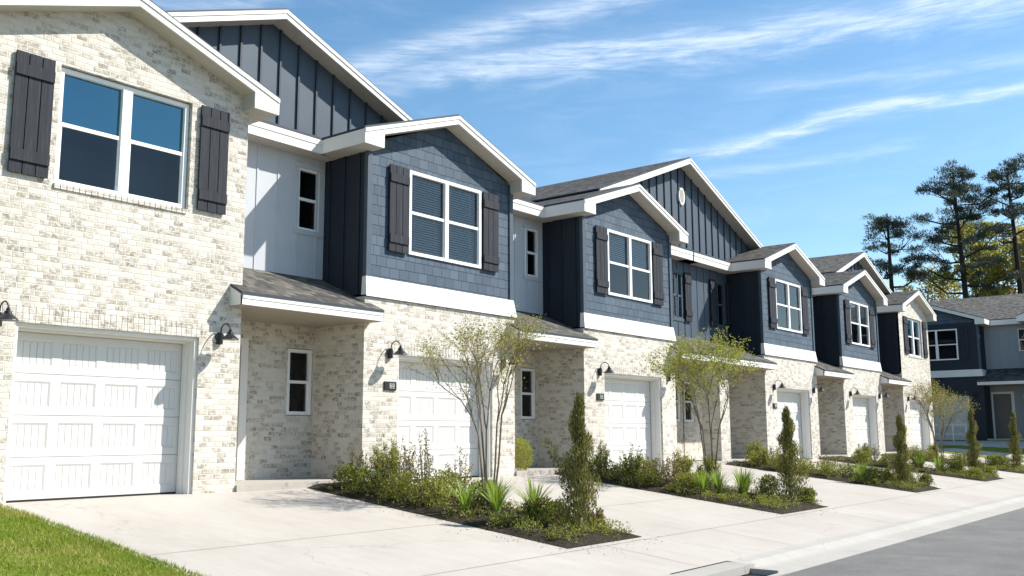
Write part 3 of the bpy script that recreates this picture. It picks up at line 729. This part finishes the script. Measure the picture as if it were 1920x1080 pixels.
    # large gable over the recess
    if big:
        c_, hf, pz = {'low': ((WS + .08 + U1) / 2 + .02, 3.06, .375), 'mid_left': (U1 - .03, 4.46, .39)}[big]
        zb_ = 6.34; 
        q_ = gable_roof(rt, 'large_gable_roof', c_, hf, zb_, pz, YU - .32, YR + (2.2 if big == 'mid_left' else .6), cornice=False, mir=mir)
        soffits(q_, c_, hf, zb_, pz, YU - .32, YU, .215, mir)
        b = MB(); za = zb_ + hf * pz
        b.prism([(c_ - hf, YU + .006, 5.55), (c_ + hf, YU + .006, 5.55), (c_ + hf, YU + .006, zb_ - .13), (c_, YU + .006, za - .13), (c_ - hf, YU + .006, zb_ - .13)], (0, .06, 0), 'slate')
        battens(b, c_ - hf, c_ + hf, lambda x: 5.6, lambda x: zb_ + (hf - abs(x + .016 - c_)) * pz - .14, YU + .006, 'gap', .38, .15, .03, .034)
        gw = bld(b, 'gable_wall')
        if big == 'mid_left':
            v = MB(); zc = za - 1.02
            ring = [(c_ + .16 * math.cos(t_), zc + .24 * math.sin(t_)) for t_ in [2 * math.pi * i / 20 for i in range(20)]]
            v.prism([(x, YU - .05, z) for x, z in ring], (0, .05, 0), 'trim')
            for i in range(7): z = zc - .15 + i * .05; hw = .10 * math.sqrt(max(0, 1 - ((z - zc) / .21) ** 2)); v.box(c_ - hw, c_ + hw, YU - .062, YU - .051, z, z + .026, 'soffit')
            bld(v, 'gable_vent')
    return rt

townhouse('townhouse', 0., 'townhouse clad in whitewashed brick to the gable, nearest the camera beside the lawn', 'townhouse',
          style='brick', big='low', seed=1)
townhouse('townhouse', 6.10, 'slate blue shake townhouse next to the brick one, white blinds drawn in its upper window', 'townhouse',
          plaque_on=True, seed=2, lrec=2.38)
townhouse('townhouse', 12.20, 'slate blue townhouse under the left half of the large gable with the round vent', 'townhouse',
          recess='navy', plaque_on=True, big='mid_left', seed=3, lrec=2.56, glassb='blind_half')
townhouse('townhouse', 21.04, 'slate blue townhouse right of the shared double porch and its white brick pillar', 'townhouse',
          mirror=True, recess='navy', plaque_on=True, seed=4, lrec=2.56, glassb='inner')
townhouse('townhouse', 27.10, 'slate blue townhouse second from the far end of the row', 'townhouse', mirror=True, recess='navy', seed=5, lrec=2.38, glassb='blind_half')
townhouse('townhouse', 33.30, 'far end townhouse of the row, its whole front whitewashed brick', 'townhouse', mirror=True, style='brick', recess='navy', seed=6, lrec=2.5, big='low')
# pillar of the double porch
pl = MB(); pl.box(-.26, .26, -.02, .5, 0, 2.49, 'brick'); pl.off = (3, 1)
o = pl.build('porch_pillar'); o.location = (18.50, 0, 0); tag(o, 'white brick pillar in the middle of the double porch behind the greenest young tree', 'pillar')
# townhouses across the side street, fronts turned towards the row
townhouse('townhouse', 50., 'dark townhouse across the side street, gabled bay beside the end of the row', 'townhouse', loc=(44., 3.35, .42), lrec=2.05, rz=R(-90), far=True, seed=7, glassb='inner', lower='navy', recess='grey')
townhouse('townhouse', 60., 'dark townhouse across the side street, cut off by the right edge of the picture', 'townhouse', loc=(44., -2.40, .42), lrec=2.05, rz=R(-90), far=True, seed=8, glassb='inner', lower='navy', recess='grey')
#VEG#
# ------------------------------------------------------------------ planting beds
BEDS = [(4.97, 6.62), (11.0, 13.05), (18.3, 20.3), (24.5, 26.8), (30.2, 32.9)]
WHICH = ['nearest planting bed', 'second planting bed', 'third planting bed', 'fourth planting bed', 'farthest planting bed']
def bedz(x, y, X0, X1):
    e = min(x - X0, X1 - x, y + 4.64, .35); e = max(0, min(1, e / .22))
    return gz(y) + .006 + .055 * e + .022 * e * noise.noise(Vector((x * 5, y * 5, 1)))
for (X0, X1), wh in zip(BEDS, WHICH):
    b = MB(); nx, ny = 14, 40; V = []
    for iy in range(ny + 1):
        for ix in range(nx + 1):
            x = X0 + (X1 - X0) * ix / nx; y = -4.64 + 4.60 * iy / ny
            if ix in (0, nx): x += .025 * noise.noise(Vector((x, y * 2.2, 7)))
            V.append((x, y, bedz(x, y, X0, X1)))
    b.v = V; mi = b.mat('soil')
    for iy in range(ny):
        for ix in range(nx):
            a = iy * (nx + 1) + ix; b.f.append((a, a + 1, a + nx + 2, a + nx + 1)); b.mi.append(mi)
    tag(b.build('planting_bed', uv=False, smooth=True), kind='structure')

# ------------------------------------------------------------------ plant builders
def rv(r, s=1.): return Vector((r.gauss(0, s), r.gauss(0, s), r.gauss(0, s)))
def leaf(b, p, d, L, wd, mi, r):
    d = d.normalized(); s = d.cross(rv(r)).normalized() * wd / 2; i = len(b.v); m_ = p + d * L * .45
    b.v += [tuple(p), tuple(m_ + s), tuple(p + d * L), tuple(m_ - s)]; b.f.append((i, i + 1, i + 2, i + 3)); b.mi.append(mi)
def cloud_leaves(b, c, rad, n, L, wd, mats, r, up=.4, shell=.35, gap=.0, gs=3.):
    c = Vector(c); mi = [b.mat(m) for m in mats]; k = 0; tries = 0
    while k < n and tries < n * 6:
        tries += 1
        u = rv(r).normalized() * (shell + (1 - shell) * r.random() ** .5)
        p = c + Vector((u.x * rad[0], u.y * rad[1], u.z * rad[2]))
        if gap and noise.noise(p * gs) < gap - .25: continue
        d = u * .8 + rv(r, .5) + Vector((0, 0, up)); leaf(b, p, d, L * r.uniform(.6, 1.3), wd * r.uniform(.7, 1.2), r.choice(mi), r); k += 1
def copy_tree(o, parent=None):
    c = o.copy(); col.objects.link(c)
    if parent: c.parent = parent
    for ch in [x for x in allobj if x.parent == o]:
        copy_tree(ch, c)
    return c

def twiggy_shrub(x, y, z, h, wd, seed, label, group, mats, dens=1., name='shrub', L=.040, nl=38, asp=.55):
    r = random.Random(seed); rt = empty(name, (x, y, z), r.uniform(0, 6), label, 'shrub', group)
    st = MB(); lf = MB(); mi = [lf.mat(m) for m in mats]
    for i in range(int(17 * dens)):
        a = r.uniform(0, 6.28); sp = r.random() ** .6; tip = Vector((math.cos(a) * wd / 2 * sp, math.sin(a) * wd / 2 * sp, h * r.uniform(.5, 1.05) * (1.05 - .35 * sp)))
        base = Vector((math.cos(a) * .04, math.sin(a) * .04, -.01)); mid = base.lerp(tip, .5) + Vector((r.gauss(0, .03), r.gauss(0, .03), .02))
        P_ = [base, mid, tip]; st.tube(P_, [.006, .0045, .002], 'twig', 3)
        for k in range(int(nl)):
            t = .22 + .78 * r.random() ** .8; p = base.lerp(mid, t * 2) if t < .5 else mid.lerp(tip, t * 2 - 1)
            d = rv(r, .7) + Vector((0, 0, .5)); p = p + rv(r, .03) * wd
            leaf(lf, p, d, L * r.uniform(.6, 1.4), L * asp, r.choice(mi), r)
    st.build('stem', rt, uv=False); lf.build('foliage', rt, uv=False); return rt
def mound_shrub(x, y, z, rx, rz_, seed, label, group, mats, n=900, L=.042, name='shrub', cat='shrub'):
    r = random.Random(seed); rt = empty(name, (x, y, z), r.uniform(0, 6), label, cat, group); lf = MB(); st = MB()
    for k in range(5):
        a = r.uniform(0, 6.28); q = rx * .45
        cloud_leaves(lf, (math.cos(a) * q, math.sin(a) * q, rz_ * r.uniform(.45, .62)), (rx * .62, rx * .62, rz_ * .52), n // 5, L, L * .5, mats, r, .5, .3)
    for k in range(8):
        a = r.uniform(0, 6.28); st.tube([(0, 0, -.01), (math.cos(a) * rx * .5, math.sin(a) * rx * .5, rz_ * .6)], [.007, .003], 'twig', 3)
    st.build('stem', rt, uv=False); lf.build('foliage', rt, uv=False); return rt
def strap_clump(x, y, z, h, seed, label, group, n=60, mats=('blade', 'leaf_green')):
    r = random.Random(seed); b = MB(); mi = [b.mat(m) for m in mats]
    for i in range(n):
        a = r.uniform(0, 6.28); L = h * r.uniform(.65, 1.15); lean = r.uniform(.1, .75); w0 = r.uniform(.006, .011); s = Vector((-math.sin(a), math.cos(a), 0)); P_ = []
        for k in range(5):
            t = k / 4; P_.append(Vector((math.cos(a), math.sin(a), 0)) * (.03 + L * lean * t ** 1.6) + Vector((0, 0, L * (t - .32 * lean * t * t * 1.4))))
        base = len(b.v)
        for k, p in enumerate(P_):
            ww = w0 * (1, 1.1, 1., .7, .08)[k]; b.v += [tuple(p - s * ww), tuple(p + s * ww)]
        m_ = mi[0] if r.random() < .8 else mi[1]
        for k in range(4): q = base + 2 * k; b.f.append((q, q + 1, q + 3, q + 2)); b.mi.append(m_)
    o = b.build('grass_clump', uv=False); o.location = (x, y, z); return tag(o, label, 'plant', group)
def juniper(x, y, z, h, seed, label, wide=.27, turns=3.2, stray=0):
    r = random.Random(seed); rt = empty('juniper', (x, y, z), r.uniform(0, 6), label, 'conifer', 'upright junipers at the front of the beds')
    tr = MB(); tr.tube([(0, 0, -.03), (.01, 0, h * .4), (0, .01, h * .9)], [.022, .016, .005], 'twig', 6); tr.build('trunk', rt, uv=False, smooth=True)
    lf = MB(); n = 64
    for i in range(n):      # loose upswept sprays winding round a narrow core
        t = i / (n - 1); a = t * turns * 6.28 + r.uniform(-.5, .5); env = wide * (1 - t) ** .85 + .03
        rr = env * r.uniform(.12, .55); zz = h * (.07 + .86 * t); q = env * .42 + .035
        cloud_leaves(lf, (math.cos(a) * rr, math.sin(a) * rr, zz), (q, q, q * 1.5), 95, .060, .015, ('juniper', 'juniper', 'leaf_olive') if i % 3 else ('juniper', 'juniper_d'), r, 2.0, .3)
        if i % 2: cloud_leaves(lf, (math.cos(a) * env, math.sin(a) * env, zz + .05), (.035, .035, .075), 26, .05, .012, ('juniper', 'leaf_olive'), r, 2.2, .2)
    for i in range(22):
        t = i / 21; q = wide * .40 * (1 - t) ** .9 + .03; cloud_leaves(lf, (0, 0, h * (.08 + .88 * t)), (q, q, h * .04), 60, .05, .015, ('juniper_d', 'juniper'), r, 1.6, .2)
    for i in range(stray):
        a = -.9 + i * .5; dv = Vector((math.cos(a), math.sin(a), 0))
        for k in range(6): cloud_leaves(lf, dv * (.16 + .05 * k) + Vector((0, 0, h * (.12 + .07 * k + .05 * i))), (.055, .055, .07), 60, .04, .014, ('juniper', 'juniper_d'), r, 1.2, .2)
    lf.build('foliage', rt, uv=False); return rt
def young_tree(x, y, z, h, spread, seed, label, mats, stems=5, leaves=9, L=.035, bare=.42, lm=1., stake=False):
    r = random.Random(seed); rt = empty('young_tree', (x, y, z), 0, label, 'tree', 'young multi-stemmed trees in the beds')
    tr = MB(); lf = MB(); mi = [lf.mat(m) for m in mats]
    def grow(p, d, ln, rad, dep):
        k = 4; P_ = [p]; R_ = [rad]; q = p.copy(); dd = d.copy()
        for i in range(k):
            dd = (dd + rv(r, .07) + Vector((0, 0, .04 if dep < 3 else .0))).normalized(); q = q + dd * ln / k; P_.append(q.copy()); R_.append(rad * (1 - .35 * (i + 1) / k))
            if dep >= 2:
                for _ in range(int(leaves * (1. if dep >= 3 else .35) * lm + r.random() * .45)):
                    u = q + rv(r, .035); leaf(lf, u, rv(r, .8) + Vector((0, 0, .2)), L * r.uniform(.6, 1.3), L * .5, r.choice(mi), r)
        tr.tube(P_, R_, 'twig', 5 if dep < 2 else 3)
        if dep < 5 and ln > .08:
            for _ in range(3 if dep in (1, 2) else 2):
                ax = rv(r).cross(dd).normalized(); an = r.uniform(.28, .62)
                nd = (dd * math.cos(an) + ax * math.sin(an)); grow(q, nd.normalized(), ln * r.uniform(.62, .8), rad * .58, dep + 1)
            if dep >= 1:
                m_ = P_[2]; ax = rv(r).cross(dd).normalized(); grow(m_, (dd + ax * .75).normalized(), ln * .5, rad * .42, dep + 2)
    for i in range(stems):
        a = 6.28 * i / stems + r.uniform(-.3, .3); s0 = Vector((math.cos(a), math.sin(a), 0)) * .05
        d0 = Vector((math.cos(a) * spread, math.sin(a) * spread, 1)).normalized(); l0 = h * bare * r.uniform(.85, 1.1)
        e = s0 + d0 * l0; tr.tube([s0 - Vector((0, 0, .03)), s0.lerp(e, .5) + rv(r, .012), e], [.017, .014, .012], 'twig', 6)
        for _ in range(2):
            an = r.uniform(.1, .45); ax = Vector((math.cos(a + r.uniform(-1, 1)), math.sin(a + r.uniform(-1, 1)), 0)); grow(e, (d0 + ax * an).normalized(), h * .20, .012, 1)
    tr.build('trunk', rt, uv=False); lf.build('crown', rt, uv=False); return rt

# nearest bed --------------------------------------------------------
def B_(x, y, k): return bedz(x, y, *BEDS[k]) - .01
young_tree(6.08, -2.55, B_(6.08, -2.55, 0), 2.75, .10, 11, 'young multi-stemmed tree with sparse olive leaves in the nearest planting bed', ('leaf_olive', 'leaf_lime', 'leaf_lime', 'leaf_tan'), 5, 1.5, .034)
young_tree(12.55, -2.6, B_(12.55, -2.6, 1), 3.05, .13, 23, 'young tree with dense lime green leaves in front of the double porch', ('leaf_lime', 'leaf_lime', 'leaf_lime', 'leaf_olive'), 5, 1.7, .046, .36)
young_tree(25.73, -3.2, B_(25.73, -3.2, 3), 2.6, .10, 31, 'young tree with thin tan and olive twigs in the fourth planting bed', ('leaf_olive', 'leaf_lime', 'leaf_tan'), 5, 1.3, .040)
juniper(5.98, -4.12, B_(5.98, -4.12, 0), 1.70, 3, 'shaggy upright juniper at the street end of the nearest planting bed', .30, 2.6, 4)
juniper(12.60, -4.12, B_(12.6, -4.12, 1), 1.66, 4, 'cone shaped juniper at the street end of the second planting bed', .34)
juniper(19.2, -4.1, B_(19.2, -4.1, 2), 1.62, 5, 'upright juniper at the street end of the third planting bed', .30, 2.8)
juniper(25.8, -4.1, B_(25.8, -4.1, 3), 1.90, 6, 'narrow juniper in the fourth planting bed in front of the dark townhouse', .27, 2.8)
juniper(31.2, -4.1, B_(31.2, -4.1, 4), 1.90, 7, 'upright juniper at the right edge of the picture in the farthest planting bed', .30, 2.6)
mound_shrub(10.50, .22, .07, .38, .60, 8, 'rounded clipped green shrub in the shade beside the second porch', None, ('leaf_lime', 'leaf_lime', 'leaf_olive'), 4200, .030, 'round_shrub')

def fill_bed(k, seed, straps, twigs, mounds):
    X0, X1 = BEDS[k]; wh = WHICH[k]
    for i, (x, y, h) in enumerate(straps): strap_clump(X0 + x, y, B_(X0 + x, y, k), h, seed + i, 'bright green strap-leaved clump in the ' + wh, 'strap-leaved clumps in the ' + wh, 70)
    for i, (x, y, h, wd, t) in enumerate(twigs):
        mats = {'g': ('leaf_lime', 'leaf_green', 'leaf_olive'), 'b': ('leaf_bronze', 'leaf_olive', 'leaf_tan', 'leaf_green'), 'd': ('leaf_green', 'leaf_green', 'leaf_dark', 'leaf_lime')}[t]
        nm = {'g': 'upright lime green leafy shrub in the ', 'b': 'twiggy shrub with bronze leaves in the ', 'd': 'loose dark green shrub in the '}[t]
        gr = {'g': 'lime green shrubs in the ', 'b': 'bronze shrubs in the ', 'd': 'dark loose shrubs in the '}[t]
        twiggy_shrub(X0 + x, y, B_(X0 + x, y, k), h, wd, seed + 20 + i, nm + wh, gr + wh, mats, {'g': 1.7, 'b': 1.0, 'd': 1.1}[t], L={'g': .085, 'b': .036, 'd': .04}[t], asp={'g': .17, 'b': .55, 'd': .55}[t], nl={'g': 60, 'b': 32, 'd': 44}[t])
    for i, (x, y, rx, rz_, t) in enumerate(mounds):
        mats = {'d': ('leaf_dark', 'leaf_green', 'leaf_green', 'leaf_lime'), 'o': ('leaf_green', 'leaf_olive', 'leaf_lime')}[t]
        nm = {'d': 'low dark evergreen shrub in the ', 'o': 'low olive green mounded shrub in the '}[t]
        gr = {'d': 'low dark shrubs in the ', 'o': 'low olive shrubs in the '}[t]
        mound_shrub(X0 + x, y, B_(X0 + x, y, k), rx, rz_, seed + 40 + i, nm + wh, gr + wh, mats, 1300)
    # ground cover spreading over the street end
    r = random.Random(seed + 99); b = MB()
    for i in range(260):
        x = r.uniform(X0 + .15, X1 - .12); y = r.uniform(-4.54, -3.3)
        if r.random() < .6: y = r.uniform(-4.5, -.4); x = r.choice((X0 + r.uniform(.08, .5), X1 - r.uniform(.08, .4), r.uniform(X0 + .1, X1 - .1)))
        q = r.uniform(.04, .13); cloud_leaves(b, (x, y, B_(x, y, k) + q * .45), (q, q, q * .75), 48, .03, .016, ('leaf_lime', 'leaf_green', 'leaf_olive', 'leaf_lime') if r.random() < .6 else ('leaf_green', 'leaf_dark', 'leaf_olive'), r, .6, .3)
    tag(b.build('ground_cover', uv=False), 'low leafy ground cover at the street end of the ' + wh, 'ground cover', kind='stuff')
fill_bed(0, 100, [(.38, -2.75, .52), (.72, -3.0, .50), (1.32, -3.15, .56), (1.05, -2.7, .50)],
         [(.95, -.75, .78, .62, 'g'), (.62, -1.25, .60, .6, 'b'), (1.2, -1.25, .98, .6, 'b'), (1.40, -1.75, .72, .5, 'b'), (.62, -.45, .6, .4, 'b'), (1.45, -.6, .8, .45, 'b'), (1.48, -4.0, .28, .28, 'b')],
         [(.42, -.55, .26, .32, 'd'), (.36, -1.05, .28, .34, 'd'), (.42, -1.6, .30, .36, 'o'), (.40, -2.15, .30, .34, 'o'), (.9, -1.8, .32, .40, 'o'), (1.3, -2.2, .28, .3, 'd'), (1.05, -3.45, .22, .28, 'd'), (1.3, -3.5, .16, .24, 'd')])
fill_bed(1, 300, [(.45, -3.0, .50), (.85, -3.1, .52), (1.25, -3.35, .56), (1.5, -3.3, .5)],
         [(.35, -1.0, .7, .45, 'd'), (.45, -1.6, .62, .45, 'd'), (.75, -1.9, .78, .5, 'b'), (.55, -2.3, .62, .5, 'b'), (.95, -2.2, .72, .5, 'b'), (1.0, -1.2, .7, .5, 'd'), (1.65, -2.5, .6, .5, 'g'), (1.7, -1.9, .6, .5, 'g'), (.8, -.6, .7, .45, 'b')],
         [(.3, -.7, .26, .3, 'd'), (.35, -1.3, .28, .3, 'd'), (.35, -2.0, .26, .28, 'd'), (.5, -2.7, .26, .3, 'o'), (1.2, -2.7, .3, .3, 'd'), (1.6, -3.6, .26, .34, 'd'), (1.5, -1.2, .3, .34, 'o'), (1.85, -4.3, .17, .24, 'd')])
fill_bed(2, 500, [(.6, -3.2, .4), (1.4, -3.0, .45)],
         [(.9, -.5, .62, .5, 'g'), (1.5, -.7, .55, .5, 'b'), (1.6, -2.0, .55, .45, 'b'), (.5, -.9, .5, .45, 'd'), (1.0, -3.75, .45, .4, 'd')],
         [(.4, -.8, .32, .34, 'o'), (.4, -1.35, .32, .34, 'o'), (.4, -1.9, .32, .34, 'o'), (.45, -2.5, .32, .32, 'o'), (.9, -2.9, .3, .3, 'd'), (.8, -3.5, .28, .3, 'd'), (.4, -3.6, .26, .3, 'd'), (1.4, -3.9, .28, .28, 'o'), (1.7, -4.3, .2, .25, 'd')])
fill_bed(3, 700, [(.7, -2.8, .55), (1.0, -3.2, .5), (.6, -2.3, .5)],
         [(1.4, -2.5, .75, .7, 'g'), (.7, -1.2, .6, .5, 'g'), (1.5, -1.2, .6, .5, 'b')],
         [(.5, -1.2, .3, .3, 'o'), (.5, -1.9, .3, .3, 'o'), (.9, -3.6, .26, .3, 'd'), (1.7, -3.5, .26, .3, 'd'), (.6, -4.2, .24, .25, 'o'), (2.0, -4.3, .22, .25, 'o')])
fill_bed(4, 900, [(1.0, -2.8, .5)],
         [(1.2, -1.5, .6, .5, 'g')],
         [(.5, -1.5, .3, .3, 'o'), (.5, -2.5, .3, .3, 'd'), (.6, -3.5, .3, .35, 'd'), (1.6, -3.6, .3, .35, 'd'), (2.2, -3.2, .3, .35, 'o')])

r = random.Random(77); b = MB(); mi = [b.mat('leaf_tan'), b.mat('leaf_bronze'), b.mat('leaf_olive')]
for i in range(900):
    X0, X1 = BEDS[0] if r.random() < .6 else BEDS[r.choice((1, 1, 2))]; d = abs(r.gauss(0, .22)) + .02; y = r.uniform(-4.8, -.2)
    x = X0 - d if r.random() < .6 else X1 + d
    if r.random() < .25: x = r.uniform(X0, X1); y = -4.64 - d
    a = r.uniform(0, 6.28); leaf(b, Vector((x, y, gz(y) + .006)), Vector((math.cos(a), math.sin(a), r.uniform(0, .25))), r.uniform(.010, .028), .010, r.choice(mi), r)
tag(b.build('leaf_litter', uv=False), 'tiny dry leaves and mulch crumbs scattered on the concrete round the beds', 'leaf litter', kind='stuff')

# ------------------------------------------------------------------ tall pines and spring trees beyond
def pine(x, y, h, crown0, wd, seed, label, lean=0., puffs=42, name='pine_tree', base=0.):
    """bare trunk, crooked limbs, flat-bottomed clumps of needles with sky between them"""
    r = random.Random(seed); rt = empty(name, (x, y, base), 0, label, 'pine tree', 'tall pines beyond the roofs')
    tr = MB(); P_ = []
    for i in range(9):
        t = i / 8; P_.append(Vector((math.sin(t * 3 + seed) * .25 + lean * t, math.cos(t * 2.3 + seed) * .3 + lean * t * .3, h * .96 * t)))
    tr.tube(P_, [.36 * (1 - .78 * i / 8) for i in range(9)], 'pinebark', 8)
    lf = MB(); nl = puffs // 3
    for i in range(nl):
        t = crown0 + (1 - crown0) * ((i + r.uniform(.1, .9)) / nl) ** .8; q = min(7.99, t * 8); j = int(q); o = P_[j].lerp(P_[j + 1], q - j)
        u = (t - crown0) / (1 - crown0); ln = wd * (.55 + .55 * math.sin(math.pi * min(1, u * .75 + .18))) * r.uniform(.55, 1.1) * (1 if u < .85 else .55)
        a = i * 2.4 + r.uniform(-.6, .6); tip = o + Vector((math.cos(a) * ln, math.sin(a) * ln, ln * r.uniform(.15, .6)))
        mid = o.lerp(tip, .5) + Vector((0, 0, -.15 * ln)) + rv(r, .12); tr.tube([o, mid, tip], [.10 * (1.15 - u), .06, .025], 'pinebark', 4)
        for k in range(r.choice((2, 3, 4)) if u > .2 else 2):
            c = tip.lerp(mid, k * .35) + Vector((r.gauss(0, .5), r.gauss(0, .5), r.gauss(.1, .3))); tr.tube([mid, c], [.035, .015], 'pinebark', 3)
            S_ = r.uniform(.45, .82) * (1.1 - .1 * k)
            for e in range(4):
                c2 = c + Vector((r.gauss(0, .45), r.gauss(0, .45), r.gauss(0, .18))) * S_; z_ = S_ * r.uniform(.38, .62)
                cloud_leaves(lf, c2, (z_ * 1.25, z_ * 1.25, z_ * .6), 85, .24, .05, ('needle', 'needle', 'needle_sun'), r, .5, .2)
    tr.build('trunk', rt, uv=False); lf.build('crown', rt, uv=False); return rt
pine(72., 11.6, 18.0, .58, 1.9, 4, 'slim dark pine, leftmost and shortest of the tall pines', -.3, 42)
pine(74.6, 7.35, 21.4, .50, 3.1, 9, 'broad dark pine, tallest and fullest of the tall pines', .2, 80)
pine(76.3, 3.95, 21.8, .66, 2.3, 15, 'thin-trunked pine at the right edge of the picture', .1, 42)
def spring_tree(x, y, h, wd, seed, label, mats, n=26, base=0., dens=230):
    r = random.Random(seed); rt = empty('spring_tree', (x, y, base), 0, label, 'tree', 'spring foliage trees behind the far townhouses')
    tr = MB(); tr.tube([(0, 0, 0), (.1, .1, h * .3), (0, .2, h * .55), (0, .1, h * .85)], [.26, .2, .13, .04], 'twig', 7); lf = MB()
    for i in range(n):
        a = r.uniform(0, 6.28); t = r.uniform(.30, 1.0); rr = wd * r.random() ** .6 * math.sin(math.pi * (.12 + .78 * (t - .3) / .7)) + .2
        c = Vector((math.cos(a) * rr, math.sin(a) * rr, h * t)); o = Vector((0, .1, h * max(.2, t - .28)))
        tr.tube([o, o.lerp(c, .5) + rv(r, .15), c], [.07, .045, .015], 'twig', 4)
        for k in range(2): tr.tube([o.lerp(c, .6), c + rv(r, .8)], [.025, .008], 'twig', 3)
        s = r.uniform(.8, 1.45); cloud_leaves(lf, c, (s * 1.15, s * 1.15, s * .7), int(dens * 2.4), .24, .17, mats, r, .3, .2, .14, 1.2)
    tr.build('trunk', rt, uv=False); lf.build('crown', rt, uv=False); return rt
spring_tree(84, 12.4, 15.2, 2.8, 41, 'small tan budding tree between the row of roofs and the tall pine', ('far_tan', 'far_green'), 20, 0, 130)
spring_tree(83, 8.2, 18.6, 3.6, 42, 'lime green spring tree behind the tallest pine', ('far_lime', 'far_green'), 30)
spring_tree(81, 6.4, 16.2, 3.8, 43, 'low spreading yellow green tree above the far roof', ('far_lime', 'far_lime', 'far_green'), 26)
spring_tree(85, 4.2, 17.6, 3.2, 44, 'tan and green tree between the two right pines', ('far_tan', 'far_lime'), 24, 0, 170)
spring_tree(82, 1.4, 18.8, 3.6, 45, 'yellow green tree behind the rightmost pine', ('far_lime', 'far_tan'), 30)
spring_tree(80, -2.5, 15.5, 3.8, 46, 'green tree just outside the right edge behind the far roof', ('far_lime', 'far_green'), 24)
# small white rail on the far lawn beside the end house
rl = MB()
for i in range(5): rl.box(-.03, .03, i * .55 - .03, i * .55 + .03, 0, .80, 'trim')
rl.box(-.02, .02, 0, 2.2, .70, .76, 'trim'); rl.box(-.02, .02, 0, 2.2, .30, .34, 'trim')
o = rl.build('porch_railing', uv=False); o.location = (42.9, .2, .40); tag(o, 'low white railing on the far lawn in front of the dark townhouse', 'railing')

# ------------------------------------------------------------------ labels: number alike neighbours from left to right in the view
ORD = ['leftmost', 'second from the left', 'third from the left', 'fourth from the left', 'fifth from the left', 'sixth from the left', 'seventh from the left', 'eighth from the left']
by = {}
for o in col.objects:
    if o.parent is None and 'label' in o: by.setdefault(o['label'], []).append(o)
for lb, L in by.items():
    if len(L) < 2: continue
    L.sort(key=lambda o: (o.location - cam.location).dot(Rr) / (o.location - cam.location).dot(F))
    for i, o in enumerate(L):
        o['label'] = lb + ', ' + (ORD[i] if i < len(L) - 1 or len(L) > 8 else 'rightmost')
